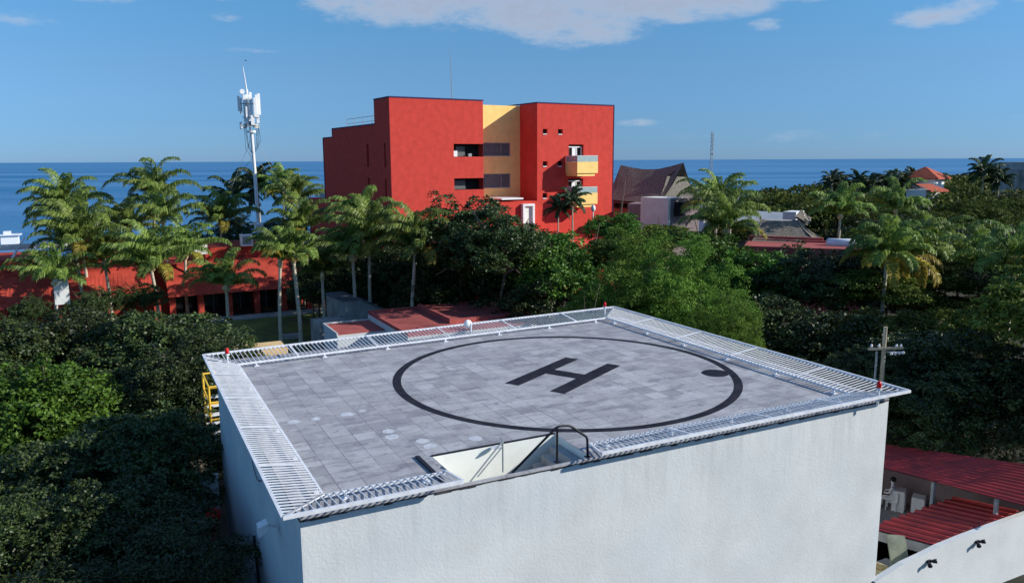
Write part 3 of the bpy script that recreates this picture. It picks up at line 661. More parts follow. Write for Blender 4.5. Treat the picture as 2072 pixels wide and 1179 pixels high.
m = MB(); m.add([(-2.6, 0, 0), (2.4, 0, 0), (2.4, 0, 2.1), (-1.0, 0, 3.9), (-2.6, 0, 3.9), (-2.6, 4, 0), (2.4, 4, 0), (2.4, 4, 2.1), (-1.0, 4, 3.9), (-2.6, 4, 3.9)],
               [(0, 1, 2, 3, 4), (9, 8, 7, 6, 5), (0, 4, 9, 5), (1, 6, 7, 2)]); m.build('wall', MT['concrete'], sh)
m = MB(); m.add([(-2.7, -.2, 4.02), (-1.0, -.2, 4.02), (2.7, -.2, 2.05), (2.7, 4.2, 2.05), (-1.0, 4.2, 4.02), (-2.7, 4.2, 4.02), (-2.7, -.2, 3.92), (-1.0, -.2, 3.92), (2.7, -.2, 1.95), (2.7, 4.2, 1.95), (-1.0, 4.2, 3.92), (-2.7, 4.2, 3.92)],
               [(0, 1, 4, 5), (1, 2, 3, 4), (11, 10, 7, 6), (10, 9, 8, 7), (0, 6, 7, 1), (1, 7, 8, 2), (2, 8, 9, 3), (3, 9, 10, 4), (5, 11, 6, 0)]); m.build('roof', MT['slate'], sh)
m = MB(); m.box(-5.2, -1.5, 0, -2.8, .6, 2.6); m.build('side_bay', MT['concrete'], sh)
yw = thing('sand_wall', 'sand coloured low building top seen through the far left rack', 'wall', (at(472, 712, 43).x, at(472, 712, 43).y, GZ))
zt = at(500, 716, 43).z - GZ
m = MB(); m.box(0, 0, 0, 3.0, 2.2, zt); m.box(.0, -.06, zt - .45, 3.0, 0, zt - .38); m.build('wall', MT['sandstone'], yw)
m = MB(); m.box(1.0, -.05, zt - .7, 1.25, 0, zt - .1); m.build('vent_opening', MT['dark'], yw)
# pale tarpaulin pile in front of annex
tp = MB(); r3 = random.Random(3)
c_ = at(760, 706, 40)
gx_ = 10
for i in range(gx_):
    for j in range(6):
        pass
tp.v = [(c_.x - 1.2 + .3 * i, c_.y - .7 + .28 * j, GZ + 1.9 + .25 * math.sin(i * 1.1 + j) * r3.random() if 0 < i < 9 and 0 < j < 5 else GZ + 1.2) for i in range(10) for j in range(6)]
tp.f = [(i * 6 + j, (i + 1) * 6 + j, (i + 1) * 6 + j + 1, i * 6 + j + 1) for i in range(9) for j in range(5)]; tp.m = [0] * len(tp.f)
tag(tp.build('tarpaulin', mat('blue_tarp', (0.25, 0.38, 0.45), .6, .2, 3)), 'crumpled pale blue tarpaulin on the ground before the annex', 'tarpaulin')
stn = MB(); c_ = at(590, 678, 68); stn.box(c_.x - 1, c_.y - .4, GZ + .01, c_.x + .8, c_.y + .4, GZ + .35)
tag(stn.build('stone_bench', MT['concrete']), 'low pale stone bench on the lawn between two palms', 'bench')

# van behind the right rack
va = at(1518, 696, 63)
vn = thing('parked_van', 'pale parked van with dark windscreen behind the right rack', 'van', (va.x, va.y, GZ), R_(-25))
vpro = [(-2.3, .35), (-2.3, 1.75), (-2.1, 2.02), (.8, 2.06), (1.25, 1.9), (1.85, 1.2), (2.4, 1.0), (2.45, .35)]
m = MB(); n = len(vpro); m.add([(x, -.9, z) for x, z in vpro] + [(x, .9, z) for x, z in vpro], [tuple(range(n))[::-1], tuple(range(n, 2 * n))] + [(i, (i + 1) % n, n + (i + 1) % n, n + i) for i in range(n)])
m.build('body', MT['carwhite'], vn)
m = MB(); m.add([(1.28, -.8, 1.87), (1.84, -.8, 1.22), (1.84, .8, 1.22), (1.28, .8, 1.87)], [(0, 1, 2, 3)]); o = m.build('windscreen', MT['glass'], vn); o.location = (.02, 0, .02)
for s in (-1, 1):
    m = MB(); m.box(-1.9, s * .905 - .004, 1.25, 1.0, s * .905 + .004, 1.8); m.build('side_window', MT['glass'], vn)
    for x in (-1.5, 1.6):
        m = MB(); m.tube([(x, s * .75, .35), (x, s * .92, .35)], .34, 16); m.build('wheel', MT['tyre'], vn)

# ================================================================ RED TOWER
TW = thing('hospital_block', 'tall brick red block with yellow recess, corner loggias and two yellow balconies', 'building', (23.6, 65.19, GZ), R_(4))
ZR = 21.93; zz = lambda z: z - GZ
rw = MB()
Pf = lambda u, z: (u, 0, z)
lg = [(7.42, 11.13, zz(7.83), zz(9.23)), (7.42, 11.13, zz(4.2), zz(5.47)), (7.42, 11.13, zz(.44), zz(1.7))]
lg = [(a, b - .001, c, d) for a, b, c, d in lg]
wall_holes(rw, 0, 11.13, 0, ZR, lg, Pf, depth=.3)
rwx = 18.3; doors = [(22.78, 24.96, zz(6.9), zz(9.25)), (22.76, 24.95, zz(3.2), zz(5.2))]
sq = []
for zc, zb in ((11.02, 10.42), (7.28, 6.68), (3.56, 2.94)):
    for xa, xb in ((19.08, 19.74), (21.22, 21.9)): sq.append((xa, xb, zz(zb), zz(zc)))
wall_holes(rw, rwx, 29.5, 0, ZR, doors + sq, Pf, depth=.45)
# left side with stepped roofline and slits
Ps = lambda u, z: (0, u, z)
slits = [(6.4, 7.05, zz(6.74), zz(9.26)), (1.35, 1.8, zz(6.74), zz(9.26)), (6.4, 7.05, zz(2.98), zz(5.5)), (1.35, 1.8, zz(2.98), zz(5.5))]
wall_holes(rw, 0, 4.4, 0, ZR, [s for s in slits if s[1] < 4], Ps, depth=.4, n=(1, 0, 0))
wall_holes(rw, 4.4, 18.95, 0, zz(11.33), [s for s in slits if s[1] > 4], Ps, depth=.4, n=(1, 0, 0))
wall_holes(rw, 18.95, 22.7, 0, zz(10.3), [], Ps)
rw.box(0, 22.7, 0, 12, 30.3, zz(2.45))
rw.add([(0, 4.4, zz(11.33)), (11, 4.4, zz(11.33)), (11, 4.4, ZR), (0, 4.4, ZR)], [(3, 2, 1, 0)])
rw.add([(0, 4.4, zz(11.28)), (29.5, 4.4, zz(11.28)), (29.5, 18.95, zz(11.28)), (0, 18.95, zz(11.28))], [(0, 1, 2, 3)])
rw.add([(0, 18.95, zz(10.2)), (29.5, 18.95, zz(10.2)), (29.5, 22.7, zz(10.2)), (0, 22.7, zz(10.2))], [(0, 1, 2, 3)])
rw.add([(0, 22.7, 0), (29.5, 22.7, 0), (29.5, 22.7, zz(10.3)), (0, 22.7, zz(10.3))], [(3, 2, 1, 0)])
rw.add([(0, .0, ZR - .5), (11.13, 0, ZR - .5), (11.13, 4.4, ZR - .5), (0, 4.4, ZR - .5)], [(0, 1, 2, 3)])
rw.add([(rwx, 0, ZR - .5), (29.5, 0, ZR - .5), (29.5, 10, ZR - .5), (rwx, 10, ZR - .5)], [(0, 1, 2, 3)])
rw.add([(11.13, 0, 0), (11.13, 3.84, 0), (11.13, 3.84, ZR), (11.13, 0, ZR)], [(0, 1, 2, 3)])
rw.add([(rwx, 0, 0), (rwx, 3.84, 0), (rwx, 3.84, ZR), (rwx, 0, ZR)], [(3, 2, 1, 0)])
rw.add([(29.5, 0, 0), (29.5, 22.7, 0), (29.5, 22.7, ZR - 2), (29.5, 10, ZR - 2), (29.5, 10, ZR), (29.5, 0, ZR)], [(0, 1, 2, 3, 4, 5)])
rw.add([(rwx, 10, zz(11.28)), (29.5, 10, zz(11.28)), (29.5, 10, ZR), (rwx, 10, ZR)], [(3, 2, 1, 0)])
rw.build('red_wall', MT['red'], TW)
yl = MB(); Py = lambda u, z: (u, 3.84, z)
yh = [(13.2, 16.95, zz(7.9), zz(9.48)), (13.2, 16.95, zz(4.15), zz(5.85))]
wall_holes(yl, 11.13, rwx, 0, ZR - .12, yh, Py, depth=.25)
yl.box(11.14, 4.12, ZR - .6, rwx - .01, 8, ZR - .13)
yl.build('yellow_wall', MT['yellow'], TW)
cp = MB(); e = .05; h = .13
cp.box(-e, -e, ZR, 11.13 + e, .25, ZR + h); cp.box(-e, .25, ZR, .25, 4.4, ZR + h); cp.box(.25, 4.15, ZR, 11.1, 4.4, ZR + h)
cp.box(-e, 4.4, zz(11.33), .25, 18.95, zz(11.33) + h); cp.box(-e, 18.95, zz(10.3), .25, 22.7, zz(10.3) + h)
cp.box(-e, 18.87, zz(10.3) + h, .2, 18.95, zz(11.33)); cp.box(-e - .01, 22.62, zz(2.5), .02, 22.75, zz(10.3))
cp.build('roof_coping', MT['navy'], TW); cp = MB()
cp.box(rwx - e, -e, ZR, 29.5 + e, .25, ZR + h); cp.box(rwx - e, .25, ZR, rwx + .25, 10, ZR + h); cp.box(29.5 - .18, .25, ZR, 29.5 + e, 10, ZR + h)
cp.box(29.5 - .02, -e, 0, 29.5 + e, .03, ZR)
cp.build('roof_coping', MT['navy'], TW)
# loggias on the red wing: grey sliding panes deep inside, a rail and a pale towel shape
for k, (a, b, c, d) in enumerate(lg):
    m = MB(); m.add([(a, 1.2, c), (b, 1.2, c), (b, 1.2, d), (a, 1.2, d)], [(0, 1, 2, 3)]); m.add([(a, .3, c), (b, .3, c), (b, 1.2, c), (a, 1.2, c)], [(0, 1, 2, 3)]); m.add([(a, .3, d), (b, .3, d), (b, 1.2, d), (a, 1.2, d)], [(3, 2, 1, 0)]); m.add([(a, .3, c), (a, 1.2, c), (a, 1.2, d), (a, .3, d)], [(0, 1, 2, 3)])
    lo = m.build('loggia', MT['dark'], TW)
    m = MB(); m.box(a + (.2 if k else .8), 1.05, c + .05, a + 1.9, 1.12, d - .25); m.build('sliding_pane', MT['greyglass'], lo)
    if k == 0:
        m = MB(); m.box(a + .3, .6, c + .02, a + .75, .95, c + .65); m.build('white_unit', MT['white'], lo)
        m = MB(); m.box(a + 2.1, .5, c + .02, a + 2.5, .8, c + .35); m.build('grey_unit', MT['greymetal'], lo)
for a, b, c, d in yh:
    m = MB(); m.box(a, 4.05, c, b, 4.12, d); f = m.build('window', MT['greyglass'], TW)
    m = MB(); m.box(a, 3.9, c, a + .1, 4.04, d); m.box(b - .1, 3.9, c, b, 4.04, d); m.box(a + .1, 3.9, d - .1, b - .1, 4.04, d); m.box(a + .1, 3.9, c, b - .1, 4.04, c + .1); m.box(a + 2.45, 3.9, c + .1, a + 2.52, 4.04, d - .1); m.build('frame', MT['greymetal'], f)
for a, b, c, d in sq:
    m = MB(); m.box(a, .4, c, b, .44, d); f = m.build('window', MT['dark'], TW)
    m = MB(); m.box(a + .02, -.06, c - .04, b - .12, .38, c + .05); m.build('sill', MT['white'], f)
for (u0, u1, c, d) in slits:
    m = MB(); m.box(.36, u0, c, .4, u1, d); m.build('slit_window', MT['dark'], TW)
for a, b, c, d in doors:
    m = MB(); m.box(a, .4, c, b, .44, d); f = m.build('balcony_door', MT['dark'], TW)
    m = MB(); zt = d - .35
    for x in (a + .12, a + .75, a + 1.35, b - .12): m.box(x - .05, .28, c, x + .05, .39, zt)
    m.box(a + .07, .28, zt, b - .07, .39, zt + .12); m.box(a + .8, .33, c, a + 1.3, .38, zt); m.build('frame', MT['white'], f)
for (zt, lb) in ((7.2, 0), (3.55, 1)):
    a, b = 22.32, 25.33; D_ = 2.45
    y_ = MB(); z1 = zz(zt); z0 = zz(zt - 1.32)
    y_.box(a, -D_, z0, b, -D_ + .12, z1); y_.box(a, -D_ + .12, z0, a + .12, -.02, z1); y_.box(b - .12, -D_ + .12, z0, b, -.02, z1); y_.box(a + .12, -D_ + .12, z0, b - .12, -.02, z0 + .15)
    y_.box(a + .12, -D_ + .15, z0 - .35, b - .35, -.02, z0 - .002)
    bo = y_.build('balcony', MT['yellow'], TW)
    m = MB(); m.box(a + .02, -D_ + .04, z1 + .01, b - .02, -D_ + .07, z1 + .68); m.box(a + .04, -D_ + .08, z1 + .01, a + .07, -.05, z1 + .68); m.box(b - .07, -D_ + .08, z1 + .01, b - .04, -.05, z1 + .68)
    m.build('glass_guard', MT['balglass'], bo)
    m = MB(); m.box(a, -D_ + .02, z1 + .69, b, -D_ + .09, z1 + .73); m.box(a, -D_ + .09, z1 + .69, a + .07, -.05, z1 + .73); m.build('top_rail', MT['white'], bo)
# porch strip, doorway and podium at the foot
m = MB(); m.box(13.3, -.3, zz(2.95), 16.2, 3.8, zz(3.12)); m.build('white_canopy', MT['white'], TW)
m = MB(); m.box(16.0, -.6, zz(.2), 16.25, -.1, zz(2.4)); m.box(17.35, -.6, zz(-1.2), 17.6, -.1, zz(2.4)); m.box(16.25, -.6, zz(2.15), 17.35, -.1, zz(2.4)); m.build('white_portal', MT['white'], TW)
m = MB(); m.box(16.25, -.3, zz(-1.2), 17.35, -.1, zz(2.14)); m.build('portal_panel', MT['cream'], TW)
pod = MB(); pod.box(9.5, -4.5, 0, 29.2, -.05, zz(-1.5)); pod.box(11.13, -.05, 0, 18.29, 3.8, zz(2.7))
pod.add([(19, -4.55, zz(-1.55)), (27, -4.55, zz(-1.55)), (26, -8.2, zz(-3.0)), (20, -8.2, zz(-3.0))], [(3, 2, 1, 0)])
pod.build('podium', MT['red'], TW)
# roof railing and aerial
rl = MB()
for (x, y) in [(1.5, 6), (1.5, 9), (1.5, 12), (1.5, 15), (1.5, 17.5)]: rl.bar((x, y, zz(11.3)), (x, y, zz(12.5)), .05)
rl.bar((1.5, 6, zz(12.5)), (1.5, 17.5, zz(12.5)), .05); rl.bar((1.5, 6, zz(11.95)), (1.5, 17.5, zz(11.95)), .04)
rl.build('roof_railing', MT['greymetal'], TW)
m = MB(); m.box(3, 5, zz(11.3), 10, 8.5, zz(12.7)); m.build('roof_plant_room', MT['white'], TW)
aer = thing('aerial', 'thin whip aerial standing on the roof of the red block', 'aerial', at(914, 204, 90))
m = MB(); m.tube([(0, 0, -1), (0, 0, 3.4), (-.12, 0, 5.8)], [.045, .035, .02], 6); m.build('mast', MT['greymetal'], aer)
for z_ in (1.6, 3.4): 
    m = MB(); m.bar((-.18, 0, z_), (.18, 0, z_), .03); m.build('crosspiece', MT['greymetal'], aer)
ut = MB(); r8 = random.Random(8)
for k in range(7): ut.box(1 + 1.4 * k, 24 + r8.random() * 3, zz(2.45), 2 + 1.4 * k, 25.5 + r8.random() * 3, zz(2.45) + .5 + r8.random())
ut.build('rooftop_units', MT['greymetal'], TW)

# ================================================================ LOW RED BUILDING ON THE LEFT
LB = thing('low_red_building', 'long single storey dull red building with sloping canopy and flat roofs', 'building', (0, 67.2, GZ), R_(1.5))
m = MB(); m.box(-26, 3.0, 0, 16.8, 14, 5.2); m.box(5.5, 5, 5.2, 16, 12, 6.5); m.box(-6, 7, 5.2, -1.5, 12, 7.8); m.box(-26, 4, 5.2, -9, 12, 6.4)
m.box(-26, 2.2, 4.9, 16.8, 3.0, 5.3)
m.build('wall', MT['lowred'], LB)
# canopies: sloped fascia in bays, scalloped lower edge on the left
m = MB()
def slope(x0, x1, scal):
    n = 12
    for k in range(n):
        a = x0 + (x1 - x0) * k / n; b = x0 + (x1 - x0) * (k + 1) / n
        fa = (.55 * math.sin(math.pi * k / n) if scal else 0); fb = (.55 * math.sin(math.pi * (k + 1) / n) if scal else 0)
        m.add([(a, -.9, 2.5 + fa), (b, -.9, 2.5 + fb), (b, 2.3, 5.1), (a, 2.3, 5.1)], [(0, 1, 2, 3)])
        m.add([(a, -.9, 2.5 + fa), (b, -.9, 2.5 + fb), (b, -.75, 2.5 + fb), (a, -.75, 2.5 + fa)], [(3, 2, 1, 0)])
        m.add([(a, -.75, 2.5 + fa), (b, -.75, 2.5 + fb), (b, 2.3, 4.9), (a, 2.3, 4.9)], [(3, 2, 1, 0)])
for k in range(6): slope(-25 + 4.2 * k, -20.8 + 4.2 * k, True)
slope(1.2, 16.8, False)
m.build('canopy', MT['lowred'], LB)
for k, x in enumerate([1.3, 3.9, 6.6, 9.3, 12.0, 14.6, 16.5]):
    m = MB(); m.box(x, -.3, 0, x + .55, .3, 3.0); m.build('pillar', MT['lowred'], LB)
for k in range(7):
    m = MB(); x = -25 + 4.2 * k; m.box(x - .3, -.3, 0, x + .3, .3, 3.2); m.build('pillar', MT['lowred'], LB)
for k in range(6):
    x = 1.7 + 2.65 * k; m = MB(); m.box(x + .3, 2.90, .1, x + 2.5, 2.96, 2.6); w = m.build('glazed_door', MT['glass'], LB)
    m = MB(); m.box(x + 1.36, 2.84, .1, x + 1.42, 2.895, 2.6); m.build('frame', MT['greymetal'], w)
m = MB(); m.box(-6, -1.2, 5.32, 3, 2.0, 5.4) if 0 else None
# white pergola beams, sign and rooftop units
pg = thing('pergola', 'white timber pergola beams on the roof at the far left', 'pergola', at(30, 500, 74) - Vector((0, 0, 0)), R_(10))
for k in range(4):
    b = MB(); b.bar((-4, -1 + k * .9, .35 - .2 * k), (5, -1 + k * .9, .2 - .2 * k), .12, .18); b.build('beam', MT['white'], pg)
for k in range(3):
    b = MB(); b.bar((-2.5 + 2 * k, -2.0, -.9), (-1.0 + 2 * k, 2, .7), .16, .14); b.build('rafter', MT['white'], pg)
for k in range(2):
    b = MB(); b.bar((-2.0 + 5 * k, 0, -3.0), (-2.0 + 5 * k, 0, .1), .14, .14); b.build('post', MT['white'], pg)
q = at(127, 597, 66); sgn = MB(); sgn.box(q.x - .62, q.y, q.z - .8, q.x + .5, q.y + .06, q.z + 1.4)
for s in (-.5, .4): sgn.box(q.x + s, q.y + .01, GZ, q.x + s + .06, q.y + .05, q.z - .8)
tag(sgn.build('white_board', MT['white']), 'large plain white board on posts between the left palm trunks', 'board')
q = at(498, 480, 84)
ac = thing('rooftop_unit', 'small white rooftop air unit near the foot of the antenna pole', 'air unit', q)
m = MB(); m.box(-.6, -.5, -.9, .6, .5, .3); m.build('body', MT['white'], ac); m = MB(); m.box(-.45, -.53, -.7, .45, -.505, .15); m.build('grille', MT['greymetal'], ac)
q = at(408, 498, 82); m = MB(); m.box(q.x - .8, q.y - .5, q.z - .8, q.x + .5, q.y + .6, q.z + .2)
tag(m.build('roof_box', MT['cream']), 'cream box on the low red roof behind the middle palms', 'box')
# marina clutter at the far left shoreline
mt_ = thing('beach_kiosk', 'white beach kiosk on the shore at the far left edge', 'kiosk', (at(18, 468, 150).x, at(18, 468, 150).y, GZ))
hk = at(18, 466, 150).z - GZ
m = MB(); m.box(-1.5, 0, 0, 1.4, 2, hk - 1.0); m.build('wall', MT['white'], mt_)
m = MB(); m.box(-1.9, -.4, hk - 1.0, 1.9, 2.4, hk - .8); m.box(-1, .4, hk - .8, .2, 1.4, hk - .2); m.build('roof', MT['tank'], mt_)

# ================================================================ ANTENNA POLE
ab = at(524, 462, 104); apx = at(509, 268, 104)
AN = thing('antenna_pole', 'tall white guyed antenna pole ringed with white panel antennas', 'antenna pole', Vector((ab.x, ab.y, GZ)))
top = apx - Vector((ab.x, ab.y, GZ)); zb = ab.z - GZ
m = MB(); m.tube([(0, 0, 0), (top.x * .5, top.y * .5, top.z * .75), tuple(top)], [.24, .22, .2], 10); m.box(-.5, -.5, zb - .5, .5, .5, zb + .6); m.build('pole', MT['white'], AN)
tx, ty, tz = top
m = MB(); m.tube([(tx - .12, ty, tz), (tx - .3, ty, tz + 5.2), (tx - .6, ty, tz + 8.2)], [.14, .10, .04], 8); m.build('mast_tip', MT['white'], AN)
m = MB(); m.tube([(tx, ty, tz - .05), (tx, ty, tz + .22)], .55, 14); m.build('platform', MT['white'], AN)
for z_ in (.9, 1.9, 3.6):
    m = MB()
    for k in range(10):
        a, b = 2 * math.pi * k / 10, 2 * math.pi * (k + 1) / 10; r = 1.0
        m.bar((tx + r * math.cos(a), ty + r * math.sin(a), tz + z_), (tx + r * math.cos(b), ty + r * math.sin(b), tz + z_), .06)
    for k in range(5): a = 2 * math.pi * k / 5; m.bar((tx, ty, tz + z_), (tx + math.cos(a), ty + math.sin(a), tz + z_), .06)
    m.build('support_ring', MT['greymetal'], AN)
rr = RT.copy(); rr.z = 0; rr.normalize()
for k, (dx, dz, hh, ww, dd) in enumerate([(-1.25, 2.7, 1.9, .3, .2), (-.65, 1.3, 3.4, .32, -.6), (-.25, 3.1, 1.6, .28, .5), (.1, 2.1, 2.3, .34, -.8), (.35, 3.6, 1.5, .26, .6), (.95, 2.2, 2.5, .36, -.4), (1.3, 2.2, 2.7, .30, .1), (-1.2, .4, .9, .3, -.2), (-.95, 2.4, 2.0, .26, .7), (-.45, 1.0, 2.2, .3, -.9), (.6, 1.9, 2.4, .3, -.9), (1.15, 1.2, 1.1, .3, .6), (.2, .9, 1.2, .4, -1.0), (-.1, 3.9, 1.5, .2, .2)]):
    c0 = Vector((tx - .12, ty, tz)) + rr * dx + Vector((0, dd, dz)); b = MB(); b.box(c0.x - ww * .55, c0.y - .1, c0.z, c0.x + ww * .55, c0.y + .12, c0.z + hh); b.build('panel_antenna', MT['white'], AN)
for k in range(7):
    a = .9 * k; c0 = Vector((tx + .8 * math.cos(a), ty + .8 * math.sin(a), tz + .5 + .15 * (k % 3))); b = MB(); b.box(c0.x - .18, c0.y - .15, c0.z, c0.x + .18, c0.y + .15, c0.z + .55); b.build('radio_unit', MT['greymetal'] if k % 2 else MT['cream'], AN)
m = MB(); m.tube([(tx - .9, ty - .2, tz + 5.1), (tx - .9, ty + .15, tz + 5.1)], .32, 14); m.tube([(tx - .3, ty - .3, tz + 4.5), (tx - .3, ty, tz + 4.5)], .3, 14); m.build('dish', MT['white'], AN)
m = MB(); r2_ = random.Random(2)
for k in range(9):
    a = r2_.uniform(0, 6.28); x, y = tx + .9 * math.cos(a), ty + .9 * math.sin(a)
    m.tube([(x, y, tz + .8), (x * .9 + tx * .1 + r2_.uniform(-.3, .3), y, tz - 1.0 - r2_.random() * 1.5), (tx, ty, tz - 2.5 - r2_.random())], .02, 4)
m.build('hanging_cable', MT['black'], AN)
for k, (dx, dz) in enumerate([(-13, -3.0), (13, -3.0), (-8, -2.5), (10, 2)]):
    p0 = Vector((tx * .6, ty * .6, tz * .84 if k in (0, 1) else tz * .98)); p1 = Vector((rr.x * dx * 1.0, rr.y * dx + (3 if k > 1 else 0), 1.0))
    b = MB(); b.tube([p0, p1], .022, 4); b.build('guy_wire', MT['greymetal'], AN)

# thin lattice mast
lb_ = at(1436, 405, 190); lt = at(1438, 266, 190)
lm = thing('lattice_mast', 'slender lattice radio mast rising behind the big thatched roof', 'mast', Vector((lb_.x, lb_.y, GZ)))
hm_ = lt.z - GZ; m = MB(); s_ = .28
for a, b in [(-s_, -s_), (s_, -s_), (0, s_)]: m.bar((a, b, 0), (a, b, hm_), .06)
for k in range(int(hm_ / .9)):
    z_ = k * .9; m.bar((-s_, -s_, z_), (s_, -s_, z_ + .9), .04); m.bar((s_, -s_, z_), (0, s_, z_ + .9), .04); m.bar((0, s_, z_), (-s_, -s_, z_ + .9), .04)
m.build('lattice', MT['greymetal'], lm)
m = MB(); m.tube([(0.3, 0, hm_ - 4.5), (.3, 0, hm_ - .5)], .09, 6); m.tube([(.35, 0, hm_ - 5.5), (.35, 0, hm_ - 5)], .22, 8); m.build('aerial', MT['greymetal'], lm)

# ================================================================ THATCHED AND OTHER BUILDINGS ON THE RIGHT
def thatch_roof(mb, pts, faces, th=.25):
    b = len(mb.v); n = len(pts); mb.v += [tuple(p) for p in pts] + [(p[0], p[1], p[2] - th) for p in pts]
    for f in faces: mb.f.append(tuple(b + i for i in f)); mb.m.append(0); mb.f.append(tuple(b + n + i for i in f[::-1])); mb.m.append(0)
def sag(a, b, t, s): p = a.lerp(b, t); p.z -= s * math.sin(math.pi * t); return p
D1 = 112
T1 = thing('thatched_hall', 'large thatched hall with a sagging ridge and raised gable beside the red block', 'building', (0, 0, 0))
rA = at(1256, 334, D1 + 2); rB = at(1383, 329, D1 - 3)                   # ridge ends
eFL = at(1236, 404, D1 - 3); eFM = at(1328, 412, D1 - 9); eR = at(1426, 398, D1 - 4); eBK = at(1300, 398, D1 + 9); eBR = at(1410, 396, D1 + 4); eBL = at(1225, 400, D1 + 6)
pts = []; fs_ = []; NS, NR_ = 14, 8
def strip(a0, a1, b0, b1, sg, nx=NS, nr=NR_, conc=.9, rough=.03, seed=1):
    """thatch slope between the ridge line a0-a1 and eave line b0-b1 with a hollow (concave) fall"""
    r = random.Random(seed); base = len(pts)
    for j in range(nr + 1):
        v = j / nr
        for i in range(nx + 1):
            u = i / nx; p = sag(a0, a1, u, sg * (1 - v)).lerp(b0.lerp(b1, u), v); p.z -= conc * math.sin(math.pi * v) * .55; p.z += r.uniform(-rough, rough)
            pts.append(p)
    for j in range(nr):
        for i in range(nx):
            k = base + j * (nx + 1) + i; fs_.append((k, k + nx + 1, k + nx + 2, k + 1))
strip(rA, rB, eFL, eFM, .75, seed=1)
gb = at(1350, 357, D1 - 4.5)            # foot of the raised gablet
gc = at(1386, 358, D1 - 2.0)
strip(gb, gc, eFM, eR, .0, 8, 6, .8, seed=2)
strip(rB, rA, eBR, eBL, .75, seed=3)
strip(gc, gc + Vector((.4, 1, 0)), eR, eBR, 0, 4, 6, .8, seed=4)
strip(rA, rA + Vector((.1, .1, 0)), eBL, eFL, 0, 4, 6, .8, seed=5)
mb_ = MB(); thatch_roof(mb_, pts, fs_, .3)
mb_.build('thatch_roof', MT['thatch'], T1, True)
m = MB(); m.add([rB + Vector((0, .1, -.4)), gb + Vector((0, .2, 0)), gc + Vector((0, .2, 0))], [(0, 1, 2), (2, 1, 0)]); m.build('gable_panel', MT['dark'], T1)
m = MB(); a_ = at(1243, 445, D1 - 3); 
def wallseg(mb, p, q, z0, z1, th=.3):
    p = Vector(p); q = Vector(q); n = Vector((-(q - p).y, (q - p).x, 0)).normalized() * th
    v = [Vector((p.x, p.y, z0)), Vector((q.x, q.y, z0)), Vector((q.x, q.y, z1)), Vector((p.x, p.y, z1))]
    mb.add(v + [x + n for x in v], [(0, 1, 2, 3), (7, 6, 5, 4), (3, 2, 6, 7), (0, 3, 7, 4), (1, 5, 6, 2)])
wallseg(m, at(1225, 430, D1 - 1), at(1322, 430, D1 - 7), GZ, at(1280, 406, D1 - 4).z); wallseg(m, at(1322, 430, D1 - 7), at(1415, 430, D1 - 3), GZ, at(1380, 404, D1 - 5).z)
m.build('wall', MT['mauve'], T1)
for k in range(4):
    p = at(1247 + 9 * k, 416, D1 - 2.9 - k * .55); m = MB(); m.box(p.x - .2, p.y - .12, p.z - .3, p.x + .2, p.y + .4, p.z + .3); m.build('window', MT['dark'], T1)
b1 = thing('side_building', 'mauve flat roofed wing with a bright white end below the thatched hall', 'building', (0, 0, 0))
m = MB(); wallseg(m, at(1270, 430, 98), at(1313, 430, 97), GZ, at(1290, 412, 98).z, 4); wallseg(m, at(1312, 430, 96), at(1351, 430, 93), GZ, at(1330, 401, 95).z, 5); m.build('wall', MT['mauve'], b1)
m = MB(); wallseg(m, at(1352, 430, 92.9), at(1381, 430, 95), GZ, at(1366, 400, 94).z, 4); m.build('end_wall', MT['cream'], b1)
p = at(1368, 416, 93.8); m = MB(); m.box(p.x - .4, p.y - .7, p.z - 1.2, p.x + .5, p.y + .1, p.z + .4); m.build('doorway', MT['dark'], b1)
b2 = thing('white_house', 'plain white house corner showing behind the tall right palms', 'building', (0, 0, 0))
m = MB(); wallseg(m, at(1458, 420, 125), at(1494, 420, 127), GZ, at(1480, 393, 126).z, 5); wallseg(m, at(1425, 420, 124), at(1457, 420, 125), GZ, at(1440, 396, 125).z, 4); m.build('wall', MT['white'], b2)
m = MB(); q = at(1447, 394, 124.6); m.box(q.x - 3, q.y - .4, q.z - .1, q.x + 2.6, q.y + 3.5, q.z + .15); m.build('roof', MT['roofred'], b2)

T2 = thing('thatched_shelter', 'smaller thatched shelter with a flat ridge behind the dark red wall', 'building', (0, 0, 0))
pts = []; fs_ = []
strip(at(1541, 444, 88), at(1614, 446, 87), at(1518, 492, 83), at(1652, 488, 82), .1, 14, 8, .5, seed=6)
strip(at(1614, 446, 87), at(1615, 446, 87.6), at(1652, 488, 82), at(1660, 478, 92), 0, 4, 6, .3, seed=7)
strip(at(1541, 444, 88.5), at(1541, 444, 88), at(1512, 482, 93), at(1518, 492, 83), 0, 4, 6, .3, seed=8)
mb_ = MB(); thatch_roof(mb_, pts, fs_, .3); mb_.build('thatch_roof', MT['thatch'], T2, True)
m = MB(); wallseg(m, at(1528, 500, 84), at(1645, 500, 83.5), GZ, at(1590, 488, 84).z - .4, 5); m.build('wall', MT['mauve'], T2)
g1 = thing('grey_roof_building', 'long building with a flat pale grey roof behind the smaller thatch', 'building', (0, 0, 0))
m = MB(); wallseg(m, at(1490, 450, 100), at(1605, 450, 98), GZ, at(1550, 448, 99).z, 9); m.build('wall', MT['concrete'], g1)
m = MB(); q = [at(1484, 450, 99), at(1606, 452, 97), at(1596, 430, 112), at(1500, 425, 114)]
m.add([v for v in q] + [v - Vector((0, 0, .3)) for v in q], [(0, 1, 2, 3), (7, 6, 5, 4), (0, 4, 5, 1), (1, 5, 6, 2), (2, 6, 7, 3), (3, 7, 4, 0)]); m.build('roof', mat('pale_grey_roof', (0.26, 0.29, 0.33), .8, .1, .5), g1)
